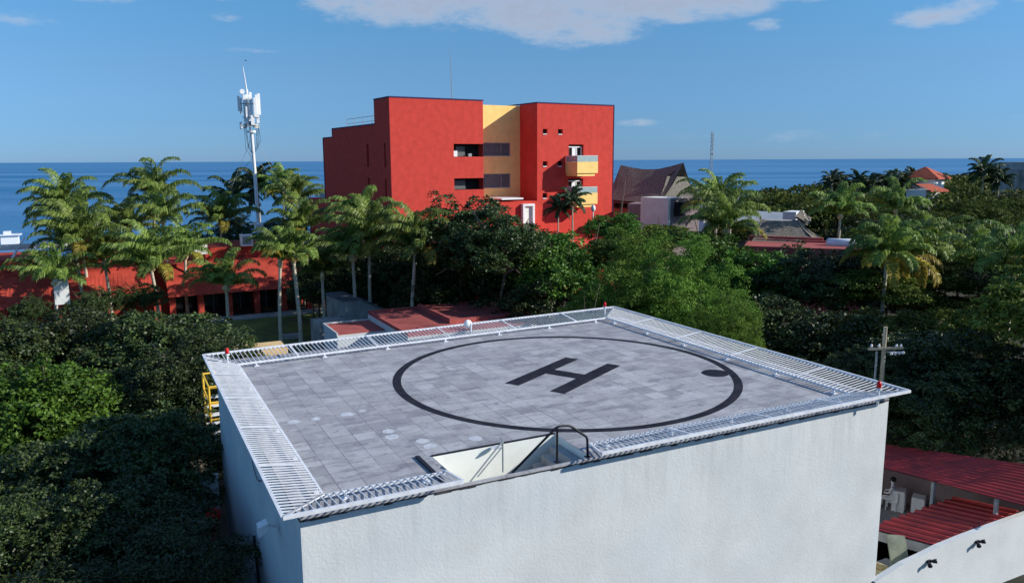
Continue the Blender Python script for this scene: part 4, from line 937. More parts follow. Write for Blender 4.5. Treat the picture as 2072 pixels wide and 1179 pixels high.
m = MB(); wallseg(m, at(1583, 450, 97), at(1610, 450, 96), at(1583, 444, 97).z, at(1597, 428, 97).z, 3); tag(m.build('stair_house', MT['white']), 'bright white box on the roof beside the small thatch', 'rooftop box')
T3 = thing('thatched_turret', 'small pointed thatched canopy right of the white rooftop box', 'building', (0, 0, 0))
pts = []; fs_ = []
ap = at(1622, 424, 94)
strip(ap, ap + Vector((.1, 0, 0)), at(1608, 436, 92), at(1634, 452, 91), 0, 4, 5, .2, seed=9); strip(ap, ap + Vector((.1, .1, 0)), at(1634, 452, 91), at(1642, 440, 96), 0, 4, 5, .2, seed=10); strip(ap, ap + Vector((0, .1, 0)), at(1642, 440, 96), at(1608, 436, 92), 0, 4, 5, .2, seed=11)
mb_ = MB(); thatch_roof(mb_, pts, fs_, .25); mb_.build('thatch_roof', MT['thatch'], T3, True)
q = at(1622, 445, 93.5); m = MB(); m.tube([(q.x, q.y, GZ), (q.x, q.y, q.z + .6)], .35, 8); m.build('post', MT['cream'], T3)
rw2 = thing('red_flat_building', 'long dark red flat roofed building carrying the white tank', 'building', (0, 0, 0))
zt_ = at(1600, 499, 78).z
m = MB(); wallseg(m, at(1505, 500, 79), at(1745, 500, 75), GZ, zt_, 7); m.build('wall', MT['roofred'], rw2)
m = MB(); wallseg(m, at(1515, 500, 85), at(1665, 500, 82), zt_ - .2, zt_ + .45, .4); wallseg(m, at(1530, 500, 84), at(1745, 500, 80), zt_ + .003, zt_ + .2, .3); m.build('parapet', MT['roofred'], rw2)
q1 = at(1672, 492, 79.5); q2 = at(1733, 494, 78)
tk = thing('water_tank', 'white horizontal cylindrical tank lying on the dark red roof', 'tank', q1.lerp(q2, .5))
a_ = (q2 - q1) / 2; m = MB(); m.tube([-a_ * 1.0, -a_ * .96, -a_ * .85, a_ * .85, a_ * .96, a_ * 1.0], [.2, .42, .52, .52, .42, .2], 16); m.build('tank_body', MT['tank'], tk, True)
for s in (-.6, .6): m = MB(); c0 = a_ * s; m.box(c0.x - .12, c0.y - .35, zt_ - tk.location.z + .002, c0.x + .12, c0.y + .35, c0.z - .3); m.build('cradle', MT['concrete'], tk)
# red-tiled pavilion far off
ph = thing('tiled_pavilion', 'white pavilion with a red pyramid tile roof above the far trees', 'building', (0, 0, 0))
D3 = 150; c0 = at(1881, 352, D3); ap = at(1873, 337, D3 + 3)
hw = 3.6; ze = at(1880, 360, D3).z
m = MB(); ex_ = Vector((.95, .3, 0)) * 1.0; ey_ = Vector((-.3, .95, 0))
def cr(a, b, z): v = Vector((ap.x, ap.y, 0)) + ex_ * a + ey_ * b; v.z = z; return v
cs = [cr(-hw, -hw, ze), cr(hw, -hw, ze), cr(hw, hw, ze), cr(-hw, hw, ze)]
m.add(cs + [Vector((ap.x, ap.y, ap.z)), *[v - Vector((0, 0, .25)) for v in cs]], [(0, 1, 4), (1, 2, 4), (2, 3, 4), (3, 0, 4), (0, 5, 6, 1), (1, 6, 7, 2), (3, 8, 5, 0), (8, 7, 6, 5)]); m.build('roof', MT['tile_red'], ph)
m = MB(); h2 = 2.7
v = [cr(-h2, -h2, GZ), cr(h2, -h2, GZ), cr(h2, h2, GZ), cr(-h2, h2, GZ)]; m.add(v + [Vector((a.x, a.y, ze - .2)) for a in v], [(0, 1, 5, 4), (1, 2, 6, 5), (3, 0, 4, 7)]); m.build('wall', MT['white'], ph)
m = MB(); q = at(1888, 378, D3 - 5); m.add([q + Vector((-2.6, -1.5, -.6)), q + Vector((2.4, -1.5, -.6)), q + Vector((2, 2, .5)), q + Vector((-2.2, 2, .5)), q + Vector((-2.6, -1.5, -.9)), q + Vector((2.4, -1.5, -.9))], [(0, 1, 2, 3), (0, 4, 5, 1)]); m.build('lower_roof', MT['tile_red'], ph)
m = MB(); q = at(1888, 390, D3 - 5); m.box(q.x - 2, q.y, GZ, q.x + 2, q.y + 4, q.z + .5); m.build('porch', MT['cream'], ph)
fb = thing('coastal_building', 'pale grey building with a dark window at the far right edge', 'building', (0, 0, 0))
m = MB(); q = at(2062, 360, 170); q = at(2072, 360, 170); m.box(q.x - 1.3, q.y - 2, GZ, q.x + 5, q.y + 5, at(2060, 328, 170).z); m.box(q.x - 2.6, q.y, GZ, q.x - 1.3, q.y + 5, at(2050, 343, 170).z); m.build('wall', MT['concrete'], fb)
m = MB(); m.box(q.x - .7, q.y - 2.06, at(2066, 350, 170).z, q.x + 1.2, q.y - 1.99, at(2066, 338, 170).z); m.build('window', MT['dark'], fb)
# bits by the tower foot
lp = thing('globe_lamp', 'white globe lamp post standing on the red podium', 'street lamp', at(1200, 452, 84))
m = MB(); m.tube([(0, 0, 0), (0, 0, 1.4)], .06, 6); m.build('post', MT['white'], lp); m = MB(); m.ball((0, 0, 1.6), .25, 12, (1, 1, 1.5)); m.build('globe', MT['white'], lp, True)
# bird
bd = MB(); bd.ball((0, 0, 0), .16, 8, (2, .7, .7)); bd.add([(-.15, 0, .05), (.15, 0, .05), (-.05, .75, .22), (-.15, 0, .03), (.15, 0, .03), (-.05, .75, .2), (-.05, -.75, .22), (-.05, -.75, .2)], [(0, 1, 2), (5, 4, 3), (1, 0, 6), (3, 4, 7)])
bo_ = bd.build('bird', MT['black']); bo_.location = at(497, 123, 70); bo_.scale = (.3, .3, .3); tag(bo_, 'small dark bird flying above the antenna pole', 'bird')

# ================================================================ VEGETATION
def np_mesh(name, V, F, tints, mat_, mi=None, mats=None):
    me = bpy.data.meshes.new(name); nv, nf = len(V), len(F); k = F.shape[1]
    me.vertices.add(nv); me.vertices.foreach_set('co', V.astype(np.float32).ravel())
    me.loops.add(nf * k); me.loops.foreach_set('vertex_index', F.astype(np.int32).ravel())
    me.polygons.add(nf); me.polygons.foreach_set('loop_start', np.arange(0, nf * k, k, dtype=np.int32))
    for m_ in (mats or [mat_]): me.materials.append(m_)
    if mi is not None: me.polygons.foreach_set('material_index', mi.astype(np.int32))
    me.update(calc_edges=True)
    a = me.attributes.new('tint', 'FLOAT', 'FACE'); a.data.foreach_set('value', tints.astype(np.float32))
    return me
def norm(a): return a / (np.linalg.norm(a, axis=1, keepdims=True) + 1e-9)
def leaves_on(P, Nn, size, rg, aspect=.55, droop=.25, spread=.8):
    n = len(P); nn = norm(Nn + spread * rg.normal(size=(n, 3))); t = norm(np.cross(nn, rg.normal(size=(n, 3))))
    # leaf axis leans outwards
    ax = norm(t + .7 * norm(Nn) + np.array([0, 0, -droop])); sd_ = norm(np.cross(ax, nn))
    L = (size * rg.uniform(.6, 1.25, n))[:, None]; W = L * aspect * .5; fn = np.cross(sd_, ax)
    v0 = P; v1 = P + ax * L * .5 + sd_ * W + fn * W * .35; v2 = P + ax * L - np.array([0, 0, 1]) * L * .12; v3 = P + ax * L * .5 - sd_ * W + fn * W * .35
    V = np.stack([v0, v1, v2, v3], 1).reshape(-1, 3); F = np.arange(4 * n).reshape(n, 4); return V, F
def crown_mesh(name, seed, matk, nlobes, nclump, per, leaf, vert=.75, lobe=(.2, .4), clump=(.06, .12), aspect=.55, spread=.6, layered=False, low=-.35, stray=.12):
    """unit crown: lobes carry leaf clumps, clumps carry single leaves; gaps between clumps stay open"""
    rg = np.random.default_rng(seed)
    cs = []
    while len(cs) < nlobes:
        p = rg.uniform(-1, 1, 3)
        if np.linalg.norm(p) > 1 or p[2] < low: continue
        r = rg.uniform(*lobe); k = 1 - r * .8
        cs.append((*(p / max(np.linalg.norm(p), .3) * k * rg.uniform(.6, 1.08) * np.array([1, 1, vert * rg.uniform(.8, 1.2)])), r))
    cs = np.array(cs); cs[0] = (0, 0, .05, .42)
    pr = cs[:, 3] ** 2; pr /= pr.sum(); idx = rg.choice(nlobes, nclump, p=pr)
    d = norm(rg.normal(size=(nclump, 3)) + np.array([0, 0, .3])); rad = cs[idx, 3] * (.72 + .33 * rg.random(nclump))
    far = rg.random(nclump) < stray; rad[far] *= rg.uniform(1.15, 1.55, far.sum())
    sq = np.array([1, 1, .34 if layered else .85]); P = cs[idx, :3] + d * rad[:, None] * sq
    keep = np.ones(nclump, bool)
    for c in cs: keep &= ~((np.linalg.norm((P - c[:3]) / sq, axis=1) < c[3] * .6))
    P = P[keep]; d = d[keep]; n = len(P); rc = rg.uniform(*clump, n)
    tt = np.repeat(rg.random(n), per); cd_ = np.repeat(d, per, 0)
    e = norm(rg.normal(size=(n * per, 3)) + cd_ * .9 + np.array([0, 0, .45])); fl = np.array([1.15, 1.15, .3 if layered else .8])
    PP = np.repeat(P, per, 0) + e * (np.repeat(rc, per) * rg.uniform(.45, 1.12, n * per))[:, None] * fl
    nn = norm(e * .7 + np.array([0, 0, 1.0 if layered else .3]))
    V, F = leaves_on(PP, nn, leaf, rg, aspect, .25, spread)
    tint_ = np.clip(tt * .6 + rg.random(len(F)) * .5, 0, 1)
    return np_mesh(name, V, F, tint_, MT[matk]), cs
def trunk_mesh(name, cs, seed, zc=1.0, r=.045):
    """trunk with limbs for a unit crown whose centre is at height zc above ground (unit radius scale)"""
    m = MB(); rr_ = random.Random(seed)
    pts_ = [(rr_.uniform(-.03, .03) * k, rr_.uniform(-.03, .03) * k, zc * .75 * k / 4) for k in range(5)]
    m.tube(pts_, [r * (1 - .1 * k) for k in range(5)], 8)
    t0 = Vector(pts_[-1])
    for c in cs[:7]:
        e = Vector((c[0], c[1], c[2] + zc)); mid = t0.lerp(e, .5) + Vector((0, 0, .06)); m.tube([pts_[-1], mid, e], [r * .55, r * .35, r * .12], 6)
    return m.mesh(name, MT['bark'], True)

CROWN = {}
def variant(key, **k):
    zc = k.pop('zc', 1.0); me, cs = crown_mesh('crown_' + key, **k); CROWN[key] = (me, trunk_mesh('trunk_' + key, cs, k['seed'], zc), zc)
variant('near_dark_a', seed=11, matk='leafdark', nlobes=26, nclump=1000, per=52, leaf=.045, vert=.85, clump=(.05, .10))
variant('near_dark_b', seed=12, matk='leafdark', nlobes=34, nclump=1100, per=46, leaf=.042, vert=.75, clump=(.045, .10), lobe=(.15, .34))
variant('near_bright', seed=13, matk='leafbright', nlobes=22, nclump=700, per=50, leaf=.062, vert=.8, clump=(.06, .12))
variant('layered', seed=14, matk='leafdark', nlobes=30, nclump=620, per=60, leaf=.05, vert=.6, layered=True, aspect=.35, spread=.4, clump=(.08, .16))
variant('feather', seed=15, matk='leaffeather', nlobes=40, nclump=1050, per=60, leaf=.042, vert=.95, lobe=(.12, .3), clump=(.05, .105), aspect=.34, spread=1.0, stray=.2)
variant('mid_dark', seed=16, matk='leafdark', nlobes=24, nclump=520, per=40, leaf=.06, vert=.9, clump=(.06, .12))
variant('mid_dark_b', seed=26, matk='leafdark', nlobes=16, nclump=420, per=42, leaf=.07, vert=.75, lobe=(.2, .45), clump=(.07, .15), stray=.22)
variant('mid_bright', seed=17, matk='leafbright', nlobes=20, nclump=430, per=40, leaf=.075, vert=.85, clump=(.06, .13))
variant('mid_wood_a', seed=18, matk='leafwood', nlobes=26, nclump=480, per=36, leaf=.065, vert=.75, clump=(.06, .13), lobe=(.16, .36), stray=.2)
variant('mid_wood_b', seed=19, matk='leafwood', nlobes=20, nclump=420, per=40, leaf=.07, vert=.7, layered=True, aspect=.5, clump=(.08, .17))
def tree(name, key, px, top, D, R, label, rz=0, group=None, hv=None, cat='tree'):
    """tree whose crown top shows at (px, top), D metres away, crown radius R metres"""
    me, tm, zc = CROWN[key]; p = at(px, top, D); Z = p.z - GZ; V = min(hv or R * .85, Z * .52)
    t = thing(name, label, cat, (p.x, p.y, GZ), rz, group)
    co = bpy.data.objects.new('crown', me); C.objects.link(co); co.parent = t; co.location = (0, 0, Z - V * .95); co.scale = (R, R, V)
    tr = bpy.data.objects.new('trunk', tm); C.objects.link(tr); tr.parent = t; k = (Z - V * .95) / zc; tr.scale = (R * .9, R * .9, k)
    return t

# --- unseen block added right of the camera to shade the trees low left
nb = thing('added_shade_block', 'unseen white block added right of the camera to shade the lower left trees', 'building', (14, -18, GZ))
m = MB(); m.box(0, -9, 0, 13.4, 0, 24.5); m.build('wall', MT['stucco'], nb)
m = MB()
for k in range(5):
    for q_ in range(4): m.box(1 + 3.2 * q_, .002, 2 + 4.4 * k, 2.6 + 3.2 * q_, .03, 3.8 + 4.4 * k)
m.build('window_band', MT['glass'], nb)
# --- foreground left
T = tree
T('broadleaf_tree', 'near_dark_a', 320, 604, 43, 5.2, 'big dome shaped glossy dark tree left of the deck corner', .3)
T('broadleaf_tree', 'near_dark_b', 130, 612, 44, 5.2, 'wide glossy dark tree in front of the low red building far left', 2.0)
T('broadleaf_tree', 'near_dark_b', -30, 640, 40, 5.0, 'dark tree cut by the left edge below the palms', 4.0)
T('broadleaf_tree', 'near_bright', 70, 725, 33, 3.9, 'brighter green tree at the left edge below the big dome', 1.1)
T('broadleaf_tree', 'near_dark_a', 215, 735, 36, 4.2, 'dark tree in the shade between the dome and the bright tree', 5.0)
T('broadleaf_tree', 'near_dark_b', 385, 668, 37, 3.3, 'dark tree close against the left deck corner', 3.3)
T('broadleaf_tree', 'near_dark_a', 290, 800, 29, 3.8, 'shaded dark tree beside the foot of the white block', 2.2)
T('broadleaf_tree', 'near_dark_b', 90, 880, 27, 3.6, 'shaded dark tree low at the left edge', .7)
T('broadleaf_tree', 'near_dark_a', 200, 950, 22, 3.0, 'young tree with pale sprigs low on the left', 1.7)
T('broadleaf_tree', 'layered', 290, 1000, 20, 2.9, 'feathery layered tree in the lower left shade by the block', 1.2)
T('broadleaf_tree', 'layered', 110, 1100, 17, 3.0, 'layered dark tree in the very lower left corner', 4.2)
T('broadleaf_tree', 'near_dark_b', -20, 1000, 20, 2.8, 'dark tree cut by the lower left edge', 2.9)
# --- middle
T('broadleaf_tree', 'mid_dark', 935, 398, 66, 5.2, 'tall grey green tree in front of the red block wing', .5)
T('broadleaf_tree', 'mid_dark', 1010, 418, 62, 3.9, 'grey green tree right below the yellow recess', 2.5)
T('broadleaf_tree', 'mid_dark_b', 890, 480, 70, 4.4, 'dark tree behind the rightmost palm trunk', 3.5)
T('broadleaf_tree', 'mid_bright', 1085, 455, 68, 4.6, 'bright round leaved tree left of the red podium', 1.5)
T('broadleaf_tree', 'mid_dark_b', 1000, 500, 68, 4.8, 'dark tree overhanging the red annex roof', .9)
T('broadleaf_tree', 'mid_bright', 1130, 490, 62, 4.0, 'bright green tree just left of the feathery tree', 4.1)
T('broadleaf_tree', 'mid_dark', 1090, 560, 60, 3.6, 'dark shrubby tree behind the far end of the rack', 5.1)
T('broadleaf_tree', 'mid_bright', 1180, 625, 44, 1.8, 'small bushy tree touching the far right deck corner', 2.1, hv=1.6)
T('feathery_tree', 'feather', 1275, 480, 50, 4.3, 'large light green feathery tree behind the far right deck corner', .2, hv=4.6)
T('feathery_tree', 'feather', 1400, 492, 49, 4.2, 'light green feathery tree right half of the pair', 2.6, hv=4.4)
T('feathery_tree', 'feather', 1470, 600, 44, 2.2, 'small feathery tree drooping over the right rack', 4.6, hv=2.4)
T('broadleaf_tree', 'mid_dark', 860, 545, 66, 3.0, 'dark tree beside the steep dark shed roof', 1.9)
T('broadleaf_tree', 'mid_bright', 1190, 478, 72, 3.2, 'low bright tree just below the red podium slope', 3.0, hv=2.4)
T('broadleaf_tree', 'mid_dark', 1110, 470, 74, 3.0, 'dark tree at the left foot of the red podium', 1.0, hv=2.6)
T('broadleaf_tree', 'mid_bright', 1245, 426, 76, 3.0, 'low bright tree between podium and thatched hall', 3.0, hv=2.0)
T('broadleaf_tree', 'mid_wood_b', 1340, 440, 78, 4.5, 'flat topped tree in front of the mauve wing', 1.0, hv=2.4)
T('broadleaf_tree', 'mid_wood_b', 1290, 462, 66, 4.0, 'flat topped tree behind the feathery pair', 2.0, hv=2.4)
T('broadleaf_tree', 'mid_bright', 1440, 462, 68, 4.0, 'bushy tree behind the feathery tree on the right', 4.4, hv=3)
T('broadleaf_tree', 'mid_bright', 1530, 492, 62, 4.0, 'bright tree in front of the dark red flat building', .4, hv=3.4)
T('broadleaf_tree', 'mid_dark', 1610, 500, 60, 4.2, 'dark tree before the red wall under the tank', 5.4, hv=3.2)
T('broadleaf_tree', 'mid_dark_b', 1690, 505, 62, 4.2, 'dark tree below the white tank', 3.1, hv=3.4)
T('broadleaf_tree', 'mid_dark', 1560, 600, 52, 4.2, 'shaded dark tree right of the pale van', 1.3, hv=4)
T('broadleaf_tree', 'mid_dark_b', 1660, 625, 50, 4.2, 'shaded dark tree left of the utility pole', 2.7, hv=4)
T('broadleaf_tree', 'near_dark_a', 1740, 690, 41, 2.6, 'small dark tree right behind the utility pole', 3.9, hv=2.4)
T('broadleaf_tree', 'near_dark_b', 1960, 655, 40, 5.6, 'huge dark tree overhanging the dull red shed roof', .6, hv=5.4)
T('broadleaf_tree', 'near_dark_a', 1860, 740, 37, 3.6, 'dark tree between utility pole and shed roof', 1.6, hv=3.4)
T('broadleaf_tree', 'near_dark_a', 2075, 720, 36, 4.0, 'dark tree cut by the right edge above the shed', 4.9, hv=3.8)
T('broadleaf_tree', 'mid_wood_a', 1800, 610, 50, 4.0, 'woodland tree with sunlit top left of the clearing', 2.4, hv=3.2)
T('broadleaf_tree', 'mid_wood_b', 2040, 570, 58, 4.4, 'layered sunlit tree at the right edge', 3.4, hv=3.0)
T('broadleaf_tree', 'mid_wood_a', 1930, 610, 52, 3.6, 'woodland tree in front of the small clearing', 5.8, hv=3.0)
for (px, top, D_, R) in [(2190, 500, 38, 5), (2330, 520, 33, 5), (2250, 430, 46, 5), (2450, 480, 38, 5)]:
    tree('broadleaf_tree', 'mid_wood_a', px, top, D_, R, 'tall tree just past the right edge of the photo', px * .1, 'tall trees past the right edge of the photo')
# --- woodland rows
rw_ = random.Random(21)
LBL = 'bushy green tree standing among the wood at right'
placed = []
def top_row(px, D):
    # tops are about level, so their height in the picture follows from distance
    zt = -0.8 + rw_.uniform(-.9, .9) + (1.2 if px > 1900 else 0) + max(0, (D - 80)) * .012
    return zt
D = 60
while D < 150:
    step = 5.2 * FPX / D; px = 1470 + rw_.uniform(0, step)
    while px < 2140:
        zt = top_row(px, D); a = at(px, 400, D); d = FW * FPX + RT * (px - 1036)
        # picture height of the top
        py = 589.5 - (zt - CAM.z - a.z + a.z) * 0
        q = Vector((a.x, a.y, zt)) - CAM; py = 589.5 - FPX * q.dot(UP) / q.dot(FW)
        hid = (1490 < px < 1760 and 66 < D < 128 and py < 512) or (1490 < px < 1690 and D < 135)
        if 1840 < px < 1960 and 62 < D < 72: hid = True
        if not hid:
            key = rw_.choice(['mid_wood_a', 'mid_wood_b', 'mid_wood_a', 'mid_dark'])
            R = rw_.uniform(3.2, 4.6); tree('woodland_tree', key, px, py, D + rw_.uniform(-3, 3), R, LBL, rw_.uniform(0, 6.28), 'trees of the wood at right', hv=R * rw_.uniform(.6, .8))
        px += step * rw_.uniform(.8, 1.2)
    D *= 1.105
# trees filling behind the palms and around the tower foot
for (px, top, D_, R, key) in [(700, 470, 84, 4, 'mid_dark'), (630, 540, 72, 2.6, 'mid_dark'), (690, 515, 73, 3.2, 'mid_dark'), (735, 500, 74, 3.2, 'mid_dark_b'), (800, 495, 73, 3.4, 'mid_dark_b'), (640, 540, 71, 2.6, 'mid_dark'), (770, 520, 74, 3.4, 'mid_dark'), (820, 470, 78, 3.6, 'mid_dark'), (770, 540, 72, 3.0, 'mid_dark'), (815, 560, 72, 3.2, 'mid_dark'), (655, 500, 78, 3.4, 'mid_dark'), (850, 575, 68, 3.2, 'mid_dark')]:
    tree('broadleaf_tree', key, px, top, D_, R, 'dark bushy tree filling the gap behind the slim palms', rw_.uniform(0, 6), 'dark trees behind the row of palms')
for (px, top, D_, R, lab) in [(430, 470, 95, 4.0, 'dark tree behind the low red roof near the antenna pole'), (570, 440, 110, 4.2, 'dark tree right of the antenna pole foot'), (480, 435, 112, 4.2, 'dark tree left of the antenna pole foot'), (250, 480, 98, 3.4, 'dark tree rising behind the low red roof between palms')]:
    tree('broadleaf_tree', 'mid_dark', px, top, D_, R, lab, rw_.uniform(0, 6), hv=3)
for i, (px, top, D_, R) in enumerate([(60, 582, 62, 1.6), (215, 562, 64, 2.0), (285, 556, 66, 2.2), (175, 572, 62, 1.6)]):
    tree('shrub', 'mid_dark', px, top + 18, D_, R, 'leafy green shrub in front of the low red building', i, 'shrubs before the low red building', hv=1.4, cat='shrub')

# far wood: one mass
def far_wood():
    rg = np.random.default_rng(31); Vs = []; Fs = []; T_ = []; off = 0
    for k in range(430):
        D_ = rg.uniform(135, 330) if rg.random() < .75 else rg.uniform(330, 700); px = rg.uniform(1490, 2160)
        if D_ > 180 and px < 1490 + (D_ - 180) * 2.0: continue
        a = at(px, 400, D_); zt = rg.uniform(-2.4, .4) + (1.0 if px > 1850 else 0); R = rg.uniform(3.5, 5.5) * (1 + (D_ - 135) / 500)
        n = 420; d = norm(rg.normal(size=(n, 3)) + np.array([0, 0, .5])); P = np.array([a.x, a.y, zt - R * .7]) + d * R * np.array([1, 1, .7]) * rg.uniform(.75, 1.05, n)[:, None]
        V, F = leaves_on(P, d, .75 * (1 + (D_ - 135) / 400), rg, .7, .2, .8); Vs.append(V); Fs.append(F + off); off += len(V); T_.append(np.clip(rg.random() * .5 + rg.random(n) * .5, 0, 1))
    me = np_mesh('far_wood', np.concatenate(Vs), np.concatenate(Fs), np.concatenate(T_), MT['leafwood'])
    o = bpy.data.objects.new('far_wood', me); C.objects.link(o); tag(o, 'distant wood along the coast below the horizon at right', 'wood', kind='stuff')
far_wood()

# --- palms
def palm_mesh(name, seed, nf, L, up=(15, 80), grav=1.0, mats=('palmleaf', 'palmyellow'), yellow=0, wind=(0, 0), lw=.08, ll=.95, nl=72):
    rg = np.random.default_rng(seed); Vs = []; Fs = []; Ts = []; Ms = []; off = 0
    def add(V, F, tt, mi):
        nonlocal off
        Vs.append(V); Fs.append(F + off); off += len(V); Ts.append(tt); Ms.append(np.full(len(F), mi))
    for k in range(nf):
        az_ = 2.399 * k + rg.uniform(-.3, .3); f = k / max(1, nf - 1); e0 = math.radians(up[1] + (up[0] - up[1]) * f ** .8 + rg.uniform(-13, 13)); Lf = L * rg.uniform(.7, 1.12)
        ns = 14; p = np.zeros(3); pts_ = [p.copy()]; el_ = e0; h = np.array([math.cos(az_), math.sin(az_), 0.])
        for s in range(ns):
            el_ -= grav * (1.5 / ns) * (.1 + 2.4 * (s / ns) ** 2) * (.75 + .45 * math.sin(max(0, e0))) * rg.uniform(.85, 1.15); el_ = max(el_, -1.45)
            dvec = h * math.cos(el_) + np.array([0, 0, math.sin(el_)]); hh = h + np.array([wind[0], wind[1], 0]) * (s / ns) * .12; h = hh / np.linalg.norm(hh)
            p = p + dvec * Lf / ns; pts_.append(p.copy())
        pts_ = np.array(pts_); mi = 1 if (f > 1 - yellow) else 0; ft = rg.random()
        # rachis as a thin strip (two crossed)
        tg = norm(np.gradient(pts_, axis=0)); sdv = norm(np.cross(tg, np.array([0, 0, 1.0]) + 1e-3)); upv = np.cross(sdv, tg)
        for q_ in (sdv, upv):
            w = (np.linspace(.05, .012, ns + 1))[:, None]; V = np.concatenate([pts_ - q_ * w, pts_ + q_ * w]); n_ = ns + 1
            add(V, np.array([(i, i + 1, n_ + i + 1, n_ + i) for i in range(ns)]), np.full(ns, .9), mi)
        u = np.linspace(.14, .99, nl); ii = u * ns; i0 = np.minimum(ii.astype(int), ns - 1); fr = (ii - i0)[:, None]
        base = pts_[i0] * (1 - fr) + pts_[i0 + 1] * fr; tgl = norm(tg[i0] * (1 - fr) + tg[i0 + 1] * fr); sl_ = norm(sdv[i0] * (1 - fr) + sdv[i0 + 1] * fr); ul = np.cross(sl_, tgl)
        for sgn in (-1, 1):
            ln = (ll * np.sin(np.pi * np.clip(.12 + u * .82, 0, 1)) ** .6 * rg.uniform(.85, 1.1, nl))[:, None]
            d1 = norm(sl_ * sgn * .9 + tgl * .65 + ul * rg.uniform(-.05, .45, nl)[:, None]); d2 = norm(d1 * .45 + np.array([wind[0] * .4, wind[1] * .4, -1.0]) + tgl * .15)
            m1 = base + d1 * ln * .5; m2 = m1 + d2 * ln * .5; wv = norm(tgl * .8 + rg.normal(size=(nl, 3)) * .35) * lw * .5
            V = np.stack([base - wv * .6, base + wv * .6, m1 + wv, m1 - wv, m2 + wv * .25, m2 - wv * .25], 1).reshape(-1, 3); b = np.arange(nl)[:, None] * 6
            F = np.concatenate([b + np.array([[0, 1, 2, 3]]), b + np.array([[3, 2, 4, 5]])]); tt = np.clip(ft * .6 + np.tile(rg.random(nl), 2) * .5, 0, 1); add(V, F, tt, mi)
    return np_mesh(name, np.concatenate(Vs), np.concatenate(Fs), np.concatenate(Ts), None, np.concatenate(Ms), [MT[m_] for m_ in mats])
PALM = {}
W_ = (-.75, .35)       # onshore breeze pushes the fronds to the left
PALM['full'] = palm_mesh('palm_crown_full', 41, 24, 4.7, (18, 89), 1.2, wind=W_, yellow=.04)
PALM['full2'] = palm_mesh('palm_crown_full_b', 42, 20, 4.6, (25, 88), 1.35, wind=W_, yellow=.04)
PALM['young'] = palm_mesh('palm_crown_young', 43, 12, 3.5, (35, 88), 1.3, wind=W_, yellow=.0)
PALM['young2'] = palm_mesh('palm_crown_young_b', 44, 14, 3.8, (25, 88), 1.3, wind=W_, yellow=.1)
PALM['dark'] = palm_mesh('palm_crown_dark', 45, 20, 4.2, (-20, 80), 1.1, mats=('palmdark', 'palmleaf'), wind=W_, lw=.12)
PALM['yellow'] = palm_mesh('palm_crown_yellow', 46, 24, 4.4, (-10, 84), 1.3, wind=W_, yellow=.25, lw=.10)
def palm_trunk_mesh(seed, lean, key):
    m = MB(); r = random.Random(seed); n = 16; P = []; Rr = []
    for k in range(n + 1):
        u = k / n; P.append((lean * u * u + .02 * math.sin(7 * u + seed), .5 * lean * u * (1 - u), u)); Rr.append((1.0 if k % 2 else .88) * (1.45 - .55 * min(1, u * 4)) * (1 - .25 * u))
    b = []
    for (x, y, z), rr in zip(P, Rr): b.append(rr)
    m.P = P; return P, Rr
def palm(px, hub, D, key, label, base=None, sc=1.0, lean=0.0, rz=0, group=None, dark=False, r=.16, coco=False):
    """palm whose crown hub shows at (px, hub) D metres off; base: picture x of the foot"""
    h = at(px, hub, D); bx_ = px if base is None else base; q = at(bx_, hub, D); Z = h.z - GZ
    # foot on the ground under the sight line column
    foot = Vector((q.x, q.y, GZ)); off = Vector((h.x - foot.x, h.y - foot.y, 0))
    t = thing('coconut_palm', label, 'palm', foot, 0, group)
    m = MB(); n = 16; P = []; Rr = []; ph = rnd.uniform(0, 6)
    for k in range(n + 1):
        u = k / n; w = u ** 1.6; P.append((off.x * w + .12 * math.sin(3.1 * u + ph) * (1 - u) * 1.0 - .12 * math.sin(ph) * (1 - u), off.y * w, Z * u)); Rr.append(r * (1.06 if k % 2 else .94) * (1.5 - .5 * min(1, u * 6)) * (1 - .2 * u))
    m.tube(P, Rr, 9); m.build('trunk', MT['trunk'], t, True)
    m = MB(); hp2 = Vector((off.x, off.y, Z)); m.tube([hp2 - Vector((0, 0, .25)), hp2 + Vector((0, 0, .2)), hp2 + Vector((0, 0, .9))], [r * 1.1, r * 1.35, r * .5], 9); m.build('crownshaft', MT['straw'], t, True)
    if D < 90 and key in ('full', 'full2', 'yellow'):
        m = MB()
        for q_ in range(7):
            a_ = q_ * .9 + ph; m.ball((hp2.x + .2 * math.cos(a_), hp2.y + .2 * math.sin(a_), hp2.z + .12 - .1 * (q_ % 2)), .15, 8, (1, 1, 1.15))
        m.build('coconut_cluster', MT['straw'], t, True)
    c = bpy.data.objects.new('crown', PALM[key]); C.objects.link(c); c.parent = t; c.location = hp2 + Vector((0, 0, .3)); c.rotation_euler = (0, 0, rz); c.scale = (sc,) * 3
    return t
palm(112, 575, 66, 'full2', 'leaning short palm before the white board at far left', base=110, sc=1.02, rz=.1)
palm(152, 500, 70, 'full', 'tall full palm at left with its crown above the sea line', base=160, sc=1.1, rz=.3)
palm(160, 468, 74, 'full2', 'tallest of the left palm cluster behind the full one', base=170, sc=1.1, rz=.6)
palm(128, 430, 84, 'full', 'palm crown poking highest at the left of the cluster', base=150, sc=1.2, rz=.2)
palm(306, 545, 68, 'full', 'large bushy palm left of the pair of slim trunks', base=318, sc=1.12, rz=.5)
palm(314, 400, 84, 'full2', 'very tall palm whose crown breaks the horizon left of the antenna pole', base=300, sc=1.15, rz=-.1)
palm(330, 450, 78, 'full2', 'tall palm half hidden under the highest crown', base=335, sc=1.1, rz=-.3)
palm(458, 585, 66, 'full2', 'palm with round drooping crown left of the lawn', base=460, sc=.9, rz=.5)
palm(448, 455, 88, 'full', 'taller dark palm behind the round crowned one', base=440, sc=1.1, rz=.15)
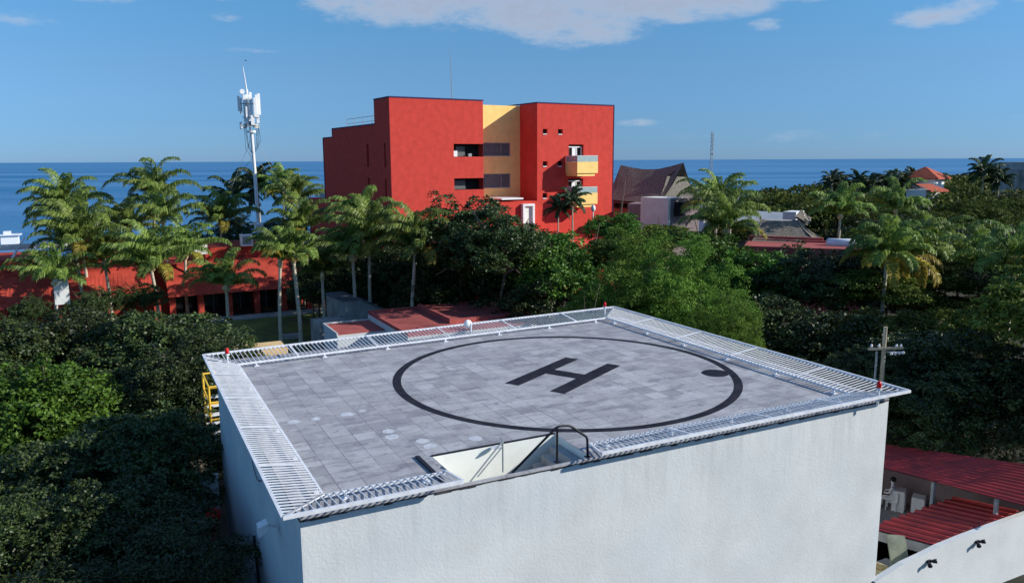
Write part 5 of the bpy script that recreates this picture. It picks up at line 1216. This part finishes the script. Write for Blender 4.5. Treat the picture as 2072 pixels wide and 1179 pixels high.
palm(567, 535, 63, 'young2', 'slim palm on the left of the middle pair', base=561, sc=.95, rz=.4, r=.15)
palm(594, 525, 63.5, 'young', 'slim palm on the right of the middle pair with hanging frond', base=600, sc=1.0, rz=0, r=.17)
palm(612, 470, 84, 'full', 'palm crown behind the middle pair near the red wall', base=610, sc=1.1, rz=-.2)
palm(652, 562, 66, 'young', 'small palm with few fronds on the lawn edge', base=655, sc=.9, rz=2.2, r=.14)
palm(714, 525, 66, 'full2', 'slim palm just left of the steep dark shed', base=713, sc=.95, rz=.3, r=.165)
palm(748, 495, 67, 'full', 'taller slim palm in front of the steep dark shed', base=743, sc=1.1, rz=-.15, r=.165)
palm(736, 455, 76, 'full2', 'bushy palm highest before the red block side', base=730, sc=1.0, rz=.45)
palm(840, 510, 64, 'full', 'leaning palm on the right behind the red annex roof', base=828, sc=1.05, rz=.2, r=.165)
palm(212, 535, 72, 'full', 'palm between the left cluster and the bushy palm', base=216, sc=.95, rz=1.3)
palm(262, 470, 82, 'full2', 'slender palm left of the crown that breaks the horizon', base=258, sc=1.05, rz=.8)
palm(375, 520, 78, 'full', 'palm right of the bushy palm before the red canopy', base=372, sc=1.0, rz=.5)
# dark palms near the shore
for px, hub, D_, lab in [(475, 398, 130, 'dark shoreline palm left of the antenna pole'), (522, 382, 128, 'dark shoreline palm directly behind the antenna pole'), (572, 392, 124, 'dark shoreline palm right of the antenna pole'), (600, 412, 116, 'shoreline palm closest to the red block')]:
    palm(px, hub, D_, 'dark' if px < 560 else 'full', lab, sc=1.25, rz=px * .01)
# right side palms
palm(1450, 420, 92, 'full', 'palm before the white house corner', sc=1.15, rz=.2)
palm(1478, 445, 84, 'full2', 'leaning palm just right of the white house corner', sc=1.15, rz=.5)
palm(1467, 470, 72, 'full', 'lower palm in front of the white house palms', sc=.95, rz=1.0)
palm(1158, 412, 84, 'dark', 'small palm in a tub on the podium below the balconies', sc=.55, rz=0, r=.1)
palm(1130, 428, 85, 'dark', 'small dark palm left of the tub palm on the podium', sc=.5, rz=1, r=.08)
palm(1700, 440, 88, 'full2', 'palm with pale crown above the white tank', sc=1.05, rz=.3)
palm(1830, 520, 60, 'yellow', 'big palm with yellowing lower fronds in the right wood', sc=1.0, rz=.3)
palm(1795, 520, 57, 'yellow', 'second yellowing palm left of the big one', sc=.95, rz=1.5)
palm(1880, 520, 66, 'full', 'green palm right of the big yellowing palm', sc=1.0, rz=.8)
palm(1812, 430, 92, 'full2', 'palm rising from the wood right of the tank', sc=1.1, rz=.8)
palm(1985, 545, 62, 'young2', 'palm at the right with spreading fronds', sc=1.2, rz=.8)
palm(2050, 560, 52, 'full2', 'palm near the right edge above the dark tree', sc=1.0, rz=1.9)
palm(1990, 352, 150, 'dark', 'round crowned palm on the skyline left of the coastal building', sc=1.05, rz=0)
palm(2022, 368, 150, 'dark', 'lower skyline palm beside the coastal building', sc=.9, rz=2)
for i, (px, hub) in enumerate([(1684, 372), (1705, 377), (1737, 370), (1762, 379), (1785, 376), (1808, 370), (1830, 375), (1848, 366)]):
    palm(px, hub, 150 + 4 * (i % 3), 'dark', 'small dark palm in the skyline row left of the pavilion', sc=.8, rz=i * 1.3, group='skyline palms left of the tiled pavilion')
print('objects', len(bpy.data.objects))
